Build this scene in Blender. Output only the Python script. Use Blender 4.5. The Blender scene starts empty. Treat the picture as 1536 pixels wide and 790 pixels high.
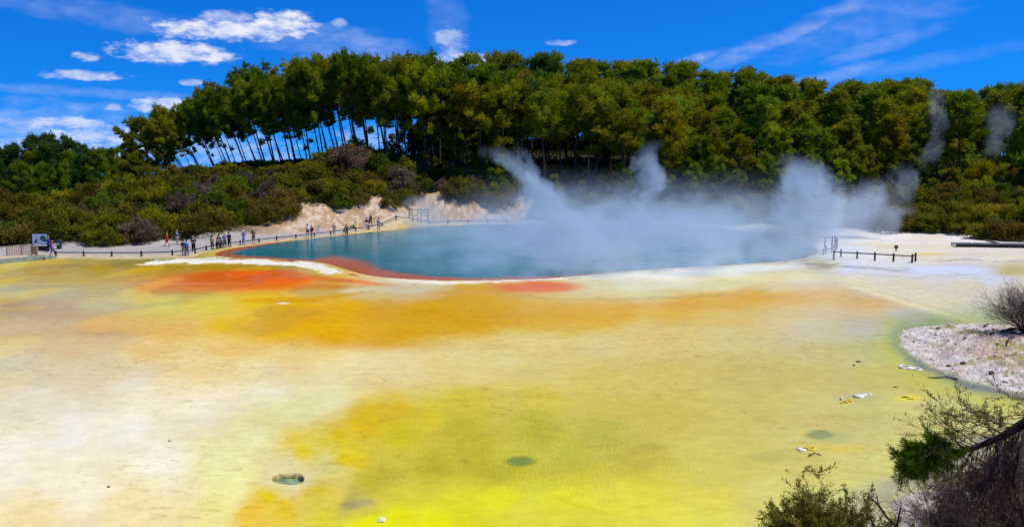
import bpy, bmesh, math, random
import numpy as np
from mathutils import Vector, Matrix

scene = bpy.context.scene
COL = scene.collection
rad = math.radians
# ------------------------------------------------------------------ camera model
F, CX, CY, HZ, CAMH = 1330.0, 768.0, 395.0, 230.0, 11.0
PITCH = math.atan((CY - HZ) / F)
cp, sp = math.cos(PITCH), math.sin(PITCH)

def ray(px, py):
    cx, cy = (px - CX) / F, (CY - py) / F
    return (cx, cp + cy * sp, -sp + cy * cp)
def G(px, py, z=0.0):
    d = ray(px, py); t = (z - CAMH) / d[2]
    return (d[0] * t, d[1] * t, z)
def at(px, Y, z=0.0):
    return ((px - CX) / F * (Y * cp - (z - CAMH) * sp), Y, z)
def atp(px, py, Y):
    d = ray(px, py); t = Y / d[1]
    return Vector((d[0] * t, Y, CAMH + d[2] * t))
def proj(X, Y, Z):
    dz = Z - CAMH
    dep = Y * cp - dz * sp
    dep = np.where(np.abs(dep) < 1e-3, 1e-3, dep)
    return CX + F * X / dep, CY - F * (Y * sp + dz * cp) / dep

cam_d = bpy.data.cameras.new('camera'); cam = bpy.data.objects.new('camera', cam_d); COL.objects.link(cam)
cam.location = (0, 0, CAMH); cam.rotation_euler = (math.pi / 2 - PITCH, 0, 0)
cam_d.sensor_width = 36; cam_d.lens = 36 * F / 1536; cam_d.clip_end = 9000; cam_d.clip_start = 0.1
scene.camera = cam

# ------------------------------------------------------------------ noise (numpy)
def _h(ix, iy, s):
    n = (ix.astype(np.int64) * 374761393 + iy.astype(np.int64) * 668265263 + s * 974634777) & 0x7fffffff
    n = ((n ^ (n >> 13)) * 1274126177) & 0x7fffffff
    n = n ^ (n >> 16)
    return (n & 0xffff) / 65535.0
def vn(x, y, s=0):
    x = np.asarray(x, float); y = np.asarray(y, float)
    ix, iy = np.floor(x), np.floor(y); fx, fy = x - ix, y - iy
    ix = ix.astype(np.int64); iy = iy.astype(np.int64)
    fx = fx * fx * (3 - 2 * fx); fy = fy * fy * (3 - 2 * fy)
    a, b, c, d = _h(ix, iy, s), _h(ix + 1, iy, s), _h(ix, iy + 1, s), _h(ix + 1, iy + 1, s)
    return (a + (b - a) * fx) * (1 - fy) + (c + (d - c) * fx) * fy
def fbm(x, y, s=0, o=4):
    t, a, n = 0, .5, 0
    for i in range(o):
        t = t + a * vn(x * 2 ** i, y * 2 ** i, s + i * 7); n += a; a *= .5
    return t / n
def sst(e0, e1, x):
    t = np.clip((np.asarray(x, float) - e0) / (e1 - e0), 0, 1); return t * t * (3 - 2 * t)

# ------------------------------------------------------------------ object helpers
def tag(o, label=None, cat=None, group=None, kind=None):
    if label: o['label'] = label
    if cat: o['category'] = cat
    if group: o['group'] = group
    if kind: o['kind'] = kind
    return o
def empty(name, loc=(0, 0, 0), rz=0):
    o = bpy.data.objects.new(name, None); COL.objects.link(o)
    o.location = loc; o.rotation_euler = (0, 0, rz); o.empty_display_size = .3
    return o
def linkmesh(name, me, parent=None, loc=(0, 0, 0)):
    o = bpy.data.objects.new(name, me); COL.objects.link(o); o.location = loc
    if parent is not None: o.parent = parent
    return o
def npmesh(name, V, Fc, m, smooth=False):
    """V (n,3); Fc list of faces or (m,k) array"""
    me = bpy.data.meshes.new(name)
    V = np.asarray(V, np.float32)
    if isinstance(Fc, np.ndarray):
        k = Fc.shape[1]; nf = len(Fc)
        me.vertices.add(len(V)); me.vertices.foreach_set('co', V.ravel())
        me.loops.add(nf * k); me.loops.foreach_set('vertex_index', Fc.astype(np.int32).ravel())
        me.polygons.add(nf); me.polygons.foreach_set('loop_start', np.arange(0, nf * k, k, dtype=np.int32))
        me.update(calc_edges=True)
    else:
        me.from_pydata([tuple(v) for v in V], [], Fc); me.update()
    if m is not None: me.materials.append(m)
    if smooth: me.polygons.foreach_set('use_smooth', np.ones(len(me.polygons), bool))
    return me
def fattr(me, name, vals, typ='FLOAT'):
    a = me.attributes.new(name, typ, 'POINT')
    a.data.foreach_set('value' if typ == 'FLOAT' else 'color', np.asarray(vals, np.float32).ravel())

class MB:
    """collects boxes, tubes, prisms into one mesh"""
    def __init__(s): s.v = []; s.f = []
    def add(s, vs, fs):
        b = len(s.v); s.v += [tuple(v) for v in vs]; s.f += [tuple(b + i for i in f) for f in fs]
    def box(s, c, size, M=None, rz=0, bev=0.0):
        hx, hy, hz = [k / 2 for k in size]
        bev = min(bev, hx * .45, hy * .45)
        if bev > 0:
            ring = [(-hx + bev, -hy), (hx - bev, -hy), (hx, -hy + bev), (hx, hy - bev), (hx - bev, hy), (-hx + bev, hy), (-hx, hy - bev), (-hx, -hy + bev)]
        else:
            ring = [(-hx, -hy), (hx, -hy), (hx, hy), (-hx, hy)]
        n = len(ring); ca, sa = math.cos(rz), math.sin(rz)
        vs = []
        for z in (-hz, hz):
            for x, y in ring:
                p = Vector((x * ca - y * sa, x * sa + y * ca, z))
                if M is not None: p = M @ p
                vs.append((p.x + c[0], p.y + c[1], p.z + c[2]))
        fs = [tuple(range(n - 1, -1, -1)), tuple(range(n, 2 * n))] + [(i, (i + 1) % n, n + (i + 1) % n, n + i) for i in range(n)]
        s.add(vs, fs)
    def bar(s, a, b, w, h):
        a = Vector(a); b = Vector(b); d = (b - a); L = d.length
        q = d.to_track_quat('X', 'Z').to_matrix()
        s.box((a + b) / 2, (L, w, h), M=q)
    def tube(s, pts, radii, n=6, cap=True):
        pts = [Vector(p) for p in pts]
        b = len(s.v); up = Vector((0, 0, 1)); prev = None
        for i, p in enumerate(pts):
            d = (pts[min(i + 1, len(pts) - 1)] - pts[max(i - 1, 0)])
            if d.length < 1e-6: d = Vector((0, 0, 1))
            d.normalize()
            if prev is None:
                prev = d.cross(Vector((1, 0, 0))) if abs(d.x) < .9 else d.cross(Vector((0, 1, 0)))
            x = (prev - d * prev.dot(d)); x.normalize(); prev = x; y = d.cross(x)
            r = radii[i] if isinstance(radii, (list, tuple)) else radii
            for k in range(n):
                t = 2 * math.pi * k / n
                s.v.append(tuple(p + x * (r * math.cos(t)) + y * (r * math.sin(t))))
        for i in range(len(pts) - 1):
            for k in range(n):
                k2 = (k + 1) % n
                s.f.append((b + i * n + k, b + i * n + k2, b + (i + 1) * n + k2, b + (i + 1) * n + k))
        if cap:
            s.f.append(tuple(b + k for k in range(n - 1, -1, -1)))
            e = b + (len(pts) - 1) * n
            s.f.append(tuple(e + k for k in range(n)))
    def blob(s, c, r, seed=0, jit=.15, sub=2):
        bm = bmesh.new(); bmesh.ops.create_icosphere(bm, subdivisions=sub, radius=1)
        rr = random.Random(seed); off = rr.random() * 90
        vs = []
        for v in bm.verts:
            p = v.co; n = float(fbm(np.array([p.x * 1.7 + off + p.z]), np.array([p.y * 1.7 + off - p.z * .7]), seed, 3)[0]) - .5
            k = 1 + n * 2 * jit
            vs.append((c[0] + p.x * r[0] * k, c[1] + p.y * r[1] * k, c[2] + p.z * r[2] * k))
        fs = [tuple(v.index for v in f.verts) for f in bm.faces]; bm.free(); s.add(vs, fs)
    def mesh(s, name, m, smooth=False):
        return npmesh(name, np.array(s.v), s.f, m, smooth)
    def build(s, name, m, parent=None, smooth=False, loc=(0, 0, 0)):
        return linkmesh(name, s.mesh(name, m, smooth), parent, loc)

# ------------------------------------------------------------------ materials
def S2L(c):
    c = np.asarray(c, float) / 255.0
    return np.where(c <= .04045, c / 12.92, ((c + .055) / 1.055) ** 2.4)
def newmat(name):
    m = bpy.data.materials.new(name); m.use_nodes = True
    nt = m.node_tree; nt.nodes.clear()
    return m, nt, nt.nodes.new('ShaderNodeOutputMaterial')
def nd(nt, t, **kw):
    n = nt.nodes.new(t)
    for k, v in kw.items():
        if hasattr(n, k): setattr(n, k, v)
        else: n.inputs[k].default_value = v
    return n
def mth(nt, op, a, b=None, c=None, clamp=False):
    n = nt.nodes.new('ShaderNodeMath'); n.operation = op; n.use_clamp = clamp
    for i, x in enumerate((a, b, c)):
        if x is None: continue
        if isinstance(x, (int, float)): n.inputs[i].default_value = x
        else: nt.links.new(x, n.inputs[i])
    return n.outputs[0]
def smooth01(nt, x, e0, e1):
    n = nt.nodes.new('ShaderNodeMapRange'); n.interpolation_type = 'SMOOTHSTEP'
    n.inputs['From Min'].default_value = e0; n.inputs['From Max'].default_value = e1
    nt.links.new(x, n.inputs['Value']); return n.outputs['Result']
def mixc(nt, f, a, b, mode='MIX'):
    n = nt.nodes.new('ShaderNodeMix'); n.data_type = 'RGBA'; n.blend_type = mode
    for s_, v in ((n.inputs[0], f), (n.inputs[6], a), (n.inputs[7], b)):
        if isinstance(v, (int, float)): s_.default_value = v
        elif isinstance(v, (tuple, list)): s_.default_value = (*v, 1) if len(v) == 3 else v
        else: nt.links.new(v, s_)
    return n.outputs[2]
def plain(name, col, rough=.75, noise=.25, scale=6.0, metal=0, spec=.3, bump=0.0):
    m, nt, out = newmat(name)
    b = nd(nt, 'ShaderNodeBsdfPrincipled'); b.inputs['Roughness'].default_value = rough; b.inputs['Metallic'].default_value = metal
    b.inputs['Specular IOR Level'].default_value = spec
    tc = nd(nt, 'ShaderNodeTexCoord'); nz = nd(nt, 'ShaderNodeTexNoise'); nz.inputs['Scale'].default_value = scale; nz.inputs['Detail'].default_value = 5
    nt.links.new(tc.outputs['Object'], nz.inputs['Vector'])
    d = tuple(c * (1 - noise) for c in col); l = tuple(min(1, c * (1 + noise)) for c in col)
    nt.links.new(mixc(nt, smooth01(nt, nz.outputs['Fac'], .3, .7), d, l), b.inputs['Base Color'])
    if bump:
        bp = nd(nt, 'ShaderNodeBump'); bp.inputs['Strength'].default_value = bump; bp.inputs['Distance'].default_value = .02
        nt.links.new(nz.outputs['Fac'], bp.inputs['Height']); nt.links.new(bp.outputs[0], b.inputs['Normal'])
    nt.links.new(b.outputs[0], out.inputs[0])
    return m
def foliage_mat(name, trans=.3, rough=.6):
    """leaf colour = the object's own colour x a per-leaf tone"""
    m, nt, out = newmat(name)
    oi = nd(nt, 'ShaderNodeObjectInfo'); at_ = nd(nt, 'ShaderNodeAttribute'); at_.attribute_name = 'tone'
    hs = nd(nt, 'ShaderNodeHueSaturation')
    nt.links.new(oi.outputs['Color'], hs.inputs['Color'])
    nt.links.new(mth(nt, 'MULTIPLY_ADD', at_.outputs['Fac'], .9, .55), hs.inputs['Value'])
    nt.links.new(mth(nt, 'MULTIPLY_ADD', at_.outputs['Fac'], -.05, .525), hs.inputs['Hue'])
    d = nd(nt, 'ShaderNodeBsdfPrincipled'); d.inputs['Roughness'].default_value = rough; d.inputs['Specular IOR Level'].default_value = .15
    t = nd(nt, 'ShaderNodeBsdfTranslucent')
    nt.links.new(hs.outputs[0], d.inputs['Base Color'])
    nt.links.new(hs.outputs[0], t.inputs['Color'])
    mx = nd(nt, 'ShaderNodeMixShader'); mx.inputs[0].default_value = trans
    nt.links.new(d.outputs[0], mx.inputs[1]); nt.links.new(t.outputs[0], mx.inputs[2]); nt.links.new(mx.outputs[0], out.inputs[0])
    return m

# ------------------------------------------------------------------ sun, sky, clouds
SUN_EL, SUN_AZ = 60.0, 98.0          # degrees; azimuth from the view direction (+Y) towards +X
sd = bpy.data.lights.new('sun', 'SUN'); sd.energy = 4.6; sd.angle = rad(.53); sd.color = (1, .945, .85)
so = bpy.data.objects.new('sun', sd); COL.objects.link(so)
sdir = Vector((math.sin(rad(SUN_AZ)) * math.cos(rad(SUN_EL)), math.cos(rad(SUN_AZ)) * math.cos(rad(SUN_EL)), math.sin(rad(SUN_EL))))
so.rotation_euler = sdir.to_track_quat('Z', 'Y').to_euler(); so.location = (0, 0, 60)

w = bpy.data.worlds.new('World'); scene.world = w; w.use_nodes = True
nt = w.node_tree; nt.nodes.clear()
wo = nd(nt, 'ShaderNodeOutputWorld'); bg = nd(nt, 'ShaderNodeBackground'); 
SKY_STRENGTH = .11
bg.inputs['Strength'].default_value = SKY_STRENGTH
sky = nd(nt, 'ShaderNodeTexSky'); sky.sky_type = 'NISHITA'; sky.sun_disc = False
sky.sun_elevation = rad(SUN_EL); sky.sun_rotation = rad(SUN_AZ); sky.altitude = 300; sky.air_density = 1.0; sky.dust_density = .25; sky.ozone_density = 3.0
hs = nd(nt, 'ShaderNodeHueSaturation'); hs.inputs['Saturation'].default_value = 1.35
tc = nd(nt, 'ShaderNodeTexCoord'); sx = nd(nt, 'ShaderNodeSeparateXYZ'); nt.links.new(tc.outputs['Generated'], sx.inputs[0])
# a clear dark-blue alpine sky: look it up a little higher than the horizon haze
sv = nd(nt, 'ShaderNodeCombineXYZ'); nt.links.new(sx.outputs[0], sv.inputs[0]); nt.links.new(sx.outputs[1], sv.inputs[1])
nt.links.new(mth(nt, 'MULTIPLY_ADD', mth(nt, 'MAXIMUM', sx.outputs[2], 0.0), 1.25, .16), sv.inputs[2])
svn = nd(nt, 'ShaderNodeVectorMath'); svn.operation = 'NORMALIZE'; nt.links.new(sv.outputs[0], svn.inputs[0]); nt.links.new(svn.outputs[0], sky.inputs[0])
nt.links.new(sky.outputs[0], hs.inputs['Color'])
SKYC = mixc(nt, 1.0, hs.outputs[0], (.12, .93, 1.62), 'MULTIPLY')
AZ = mth(nt, 'ARCTAN2', sx.outputs[0], sx.outputs[1]); EL = mth(nt, 'ARCSINE', sx.outputs[2])
cv = nd(nt, 'ShaderNodeCombineXYZ'); nt.links.new(AZ, cv.inputs[0]); nt.links.new(EL, cv.inputs[1])
def skynoise(sx_, sy_, detail=6, rough=.58, off=0.0, rot=0.0):
    mp = nd(nt, 'ShaderNodeMapping'); mp.inputs['Scale'].default_value = (sx_, sy_, 1); mp.inputs['Location'].default_value = (off, off * .7, 0)
    mr = nd(nt, 'ShaderNodeMapping'); mr.inputs['Rotation'].default_value = (0, 0, rot)
    nt.links.new(cv.outputs[0], mr.inputs[0]); nt.links.new(mr.outputs[0], mp.inputs[0])
    n = nd(nt, 'ShaderNodeTexNoise'); n.inputs['Scale'].default_value = 1; n.inputs['Detail'].default_value = detail; n.inputs['Roughness'].default_value = rough
    nt.links.new(mp.outputs[0], n.inputs['Vector']); return n.outputs['Fac']
N1 = skynoise(46, 105, 7, .6); N2 = skynoise(22, 60, 6, .6, 9.3)
def azel(px, py):
    d = Vector(ray(px, py)).normalized(); return math.atan2(d.x, d.y), math.asin(d.z)
NK = {}
def ell(px, py, rx, ry, noise, k=.9, rot=0.0, e0=-.1, e1=1.0, op=1.0):
    key = (id(noise), k)
    if key not in NK: NK[key] = mth(nt, 'MULTIPLY_ADD', noise, k * 3, 1.0 - k * 1.5)
    a, e = azel(px, py)
    mp = nd(nt, 'ShaderNodeMapping'); mp.vector_type = 'TEXTURE'
    mp.inputs['Location'].default_value = (a, e, 0); mp.inputs['Rotation'].default_value = (0, 0, rot); mp.inputs['Scale'].default_value = (rx / F, ry / F, 1)
    nt.links.new(cv.outputs[0], mp.inputs[0])
    dt = nd(nt, 'ShaderNodeVectorMath'); dt.operation = 'DOT_PRODUCT'
    nt.links.new(mp.outputs[0], dt.inputs[0]); nt.links.new(mp.outputs[0], dt.inputs[1])
    n = nd(nt, 'ShaderNodeMapRange'); n.interpolation_type = 'SMOOTHSTEP'
    n.inputs['From Min'].default_value = e0; n.inputs['From Max'].default_value = e1; n.inputs['To Max'].default_value = op
    nt.links.new(mth(nt, 'SUBTRACT', NK[key], dt.outputs['Value']), n.inputs['Value'])
    return n.outputs['Result']
tot = None
def acc(m_):
    global tot
    tot = m_ if tot is None else mth(nt, 'MAXIMUM', tot, m_)
for px, py, rx, ry, op in [(345, 45, 112, 16, .9), (425, 37, 48, 20, .95), (340, 26, 45, 10, .45), (262, 80, 82, 17, .85), (128, 84, 16, 7, .6), (130, 113, 58, 7, .6),
                           (245, 157, 48, 11, .72), (170, 161, 12, 6, .5), (288, 124, 17, 5, .4), (510, 36, 12, 8, .4),
                           (105, 186, 55, 11, .65), (150, 202, 80, 15, .6), (45, 186, 45, 10, .35), (190, 222, 60, 14, .55), (30, 215, 70, 16, .4), (330, 225, 120, 26, .3), (560, 215, 60, 30, .25),
                           (700, 90, 52, 10, .6), (678, 60, 26, 22, .42), (840, 64, 22, 5, .35)]:
    acc(ell(px, py, rx * 1.06, ry * 1.06, N1, 1.0, op=op))
for px, py, rx, ry, rt, op in [(1185, 50, 140, 15, .38, .22), (1220, 40, 62, 8, .4, .26), (1320, 68, 100, 14, .3, .14), (1035, 92, 44, 10, .3, .24), (1235, 118, 95, 12, .25, .2), (1400, 92, 120, 12, .15, .08),
                               (200, 30, 280, 18, -.09, .13), (150, 140, 260, 8, -.04, .15), (520, 70, 120, 30, -.1, .2), (672, 40, 34, 70, .1, .10), (80, 200, 170, 45, 0, .25), (1330, 25, 190, 36, .3, .10)]:
    acc(ell(px, py, rx, ry, N2, 1.0, rot=rt, e0=-.2, e1=1.7, op=op * 1.3))
cl = mixc(nt, smooth01(nt, N1, .35, .68), (4.9, 5.7, 8.0), (8.6, 8.7, 9.2))
nt.links.new(mixc(nt, tot, SKYC, cl), bg.inputs['Color'])
# the clouds stand in one part of the sky only: elsewhere the plain sky is used
bg2 = nd(nt, 'ShaderNodeBackground'); bg2.inputs['Strength'].default_value = SKY_STRENGTH; nt.links.new(SKYC, bg2.inputs['Color'])
win = mth(nt, 'MULTIPLY', mth(nt, 'LESS_THAN', mth(nt, 'ABSOLUTE', AZ), .78), mth(nt, 'MULTIPLY', mth(nt, 'GREATER_THAN', EL, -.12), mth(nt, 'LESS_THAN', EL, .36)))
ms = nd(nt, 'ShaderNodeMixShader'); nt.links.new(win, ms.inputs[0]); nt.links.new(bg2.outputs[0], ms.inputs[1]); nt.links.new(bg.outputs[0], ms.inputs[2])
nt.links.new(ms.outputs[0], wo.inputs[0])

vs_ = scene.view_settings
scene.display_settings.display_device = 'sRGB'
vs_.view_transform = 'Standard'; vs_.look = 'None'; vs_.gamma = 1; vs_.exposure = 0.0; vs_.use_curve_mapping = False
cy = scene.cycles
cy.use_denoising = True
try: cy.denoiser = 'OPENIMAGEDENOISE'
except Exception: pass
cy.max_bounces = 8; cy.diffuse_bounces = 3; cy.glossy_bounces = 2; cy.transmission_bounces = 4; cy.transparent_max_bounces = 12; cy.volume_bounces = 1
cy.volume_step_rate = .4; cy.volume_max_steps = 256
cy.sample_clamp_indirect = 6
cy.use_adaptive_sampling = True; cy.adaptive_threshold = .015
# ------------------------------------------------------------------ terrain heights
COLS = {
 -700: [(100, 0), (125, 2), (180, 2.5), (260, 0), (340, -3)],
 0:   [(103, .1), (122, 2.2), (150, 2.6), (190, 2.2), (260, 0), (340, -3)],
 100: [(107, .1), (124, 2.4), (150, 3), (190, 3), (260, 0), (340, -3)],
 200: [(107, .1), (122, 3), (150, 5), (180, 5.5), (230, 2), (340, -4)],
 280: [(112, .15), (128, 4), (160, 7.3), (180, 7.6), (230, 3), (340, -4)],
 400: [(122, .4), (134, 3.6), (165, 8.3), (182, 8.3), (225, 4), (340, -4)],
 450: [(126, .3), (132, 2.9), (165, 8.5), (184, 8.5), (225, 4), (340, -4)],
 550: [(131, .3), (137, 3.4), (168, 9.2), (186, 9.2), (230, 5), (340, -3)],
 650: [(146, .3), (151, 3.7), (175, 8.8), (195, 10), (240, 7), (340, 0)],
 750: [(147, .2), (153, 3.2), (175, 6.5), (205, 11), (250, 13.5), (340, 8)],
 850: [(143, .1), (155, 2), (175, 5), (210, 11.5), (260, 15.5), (340, 10)],
 1000: [(140, .1), (154, 1.8), (172, 4.2), (210, 11), (260, 15.5), (340, 10)],
 1200: [(130, .1), (150, 2.5), (170, 5), (210, 11), (260, 14), (340, 8)],
 1350: [(124, .1), (145, 3), (170, 6), (210, 10.5), (260, 12), (340, 6)],
 1450: [(120, .1), (140, 3.5), (165, 7), (200, 10), (225, 9.5), (260, 6), (340, 2)],
 1536: [(113, .1), (135, 3.5), (165, 8), (190, 9.5), (230, 7), (340, 2)],
 2300: [(110, .1), (135, 3.5), (165, 8), (190, 9.5), (230, 7), (340, 2)],
}
_ck = sorted(COLS)
_FAR = [(340, None), (3000, -75)]
def _colh(k, Y):
    p = COLS[k]
    xs = [20, p[0][0] - 1] + [q[0] for q in p] + [3000]; zs = [0, 0] + [q[1] for q in p] + [-75]
    return np.interp(Y, xs, zs)
def polydist(px, py, P):
    """signed distance to a closed polygon (positive inside)"""
    P = np.asarray(P, float); Q = np.roll(P, -1, 0)
    best = np.full(px.shape, 1e18); ins = np.zeros(px.shape, bool)
    for (ax, ay), (bx, by) in zip(P, Q):
        dx, dy = bx - ax, by - ay; L = dx * dx + dy * dy + 1e-12
        t = np.clip(((px - ax) * dx + (py - ay) * dy) / L, 0, 1)
        best = np.minimum(best, (px - ax - t * dx) ** 2 + (py - ay - t * dy) ** 2)
        c = ((ay > py) != (by > py)) & (px < dx * (py - ay) / (dy if abs(dy) > 1e-12 else 1e-12) + ax)
        ins ^= c
    d = np.sqrt(best); return np.where(ins, d, -d)
def smoothpoly(P, n=4):
    P = np.asarray(P, float)
    for _ in range(n and 2):
        Q = np.roll(P, -1, 0); P = np.stack([.75 * P + .25 * Q, .25 * P + .75 * Q], 1).reshape(-1, 2)
    return P
def toworld(P): return np.array([G(x, y)[:2] for x, y in P])

POOL_PX = smoothpoly([(316, 382), (345, 373), (400, 365.5), (460, 358.5), (520, 352), (560, 348), (600, 344), (640, 340), (700, 337.5), (780, 336), (900, 336),
    (1000, 338), (1100, 344), (1180, 356), (1225, 370), (1228, 382), (1195, 391), (1100, 398), (1000, 403), (900, 411), (820, 419), (740, 420.5), (690, 422), (640, 420.5), (600, 418.5), (555, 414.5),
    (522, 406), (505, 400), (490, 396), (470, 392.5), (420, 389.5), (380, 388), (335, 386)])
POOL = toworld(POOL_PX)
LAND_PX = [(1800, 468), (1536, 478), (1480, 484), (1425, 487), (1375, 490), (1353, 498), (1350, 512), (1372, 533), (1400, 548), (1440, 567), (1480, 580), (1512, 584), (1560, 592), (1600, 625),
    (1560, 655), (1500, 676), (1440, 710), (1400, 733), (1340, 765), (1290, 798), (1230, 835)]
LAND = np.vstack([toworld(smoothpoly(LAND_PX)[3:-3]), [(9.0, 23.5), (5, 22.8), (0, 22.2), (-8, 22.0), (-18, 20), (-60, 16), (-60, -80), (90, -80), (90, 60)]])

PIT_PX = [(407, 713), (414, 709), (430, 708), (446, 708.5), (454, 712), (456, 717), (451, 722), (440, 724.5), (424, 723), (411, 721)]
PIT = toworld(smoothpoly(PIT_PX))

def H(X, Y, fine=True):
    X = np.asarray(X, float); Y = np.asarray(Y, float)
    a = CX + F * X / np.maximum(Y, 20.0) * 1.0
    z = np.zeros(np.broadcast(X, Y).shape); a = np.clip(a, _ck[0], _ck[-1] - 1)
    prof = {k: _colh(k, Y) for k in _ck}
    for k0, k1 in zip(_ck[:-1], _ck[1:]):
        m = (a >= k0) & (a < k1)
        if not m.any(): continue
        t = (a - k0) / (k1 - k0); t = t * t * (3 - 2 * t)
        zz = prof[k0] * (1 - t) + prof[k1] * t
        z = np.where(m, zz, z)
    if fine:
        hill = sst(.3, 3, z)
        z = z + hill * (fbm(X * .12, Y * .12, 3, 4) - .5) * 1.6 + sst(.4, 1.2, z) * (fbm(X * .55, Y * .8, 5, 4) - .5) * .9
        near = (Y < 75)
        if near.any():
            ld = np.where(near, polydist(X, Y, LAND) + (fbm(X * .8, Y * .8, 14, 4) - .5) * 1.1, -1)
            steep = sst(42, 30, Y)
            hh = np.where(ld > 0, ld, 0)
            zl = np.minimum(hh * .13, 1.1 + hh * .05) * (1 - steep) + np.minimum(hh * .43, 9.25) * steep
            zl = zl + sst(.0, 1.5, hh) * ((fbm(X * 1.1, Y * 1.1, 11, 4) - .5) * .5 + (fbm(X * 4, Y * 4, 12, 3) - .5) * .16)
            z = np.where(near & (ld > 0), zl, z)
            z = np.where(near & (ld <= 0), np.maximum(ld, -.6) * .05, z)
        # flats: almost level, with the pool basin cut in
        pd = polydist(X, Y, POOL)
        flat = 1 - sst(.05, .5, z)
        z = z + flat * (fbm(X * .35, Y * .35, 21, 4) - .5) * .05
        lip = sst(-2.5, -.1, pd) * .05
        z = z + np.where(pd > -3, lip, 0)
        z = np.where(pd > 0, .08 - np.minimum(pd * .9, 2.5), z)
        # a boiling pit in the yellow flat
        m = (Y > 25) & (Y < 36) & (X < -4) & (X > -12)
        if m.any():
            q = np.where(m, polydist(X, Y, PIT), -9)
            z = z - sst(-.02, .07, q) * .5
    return z
def h1(x, y): return float(H(np.array([x]), np.array([y]))[0])

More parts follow.
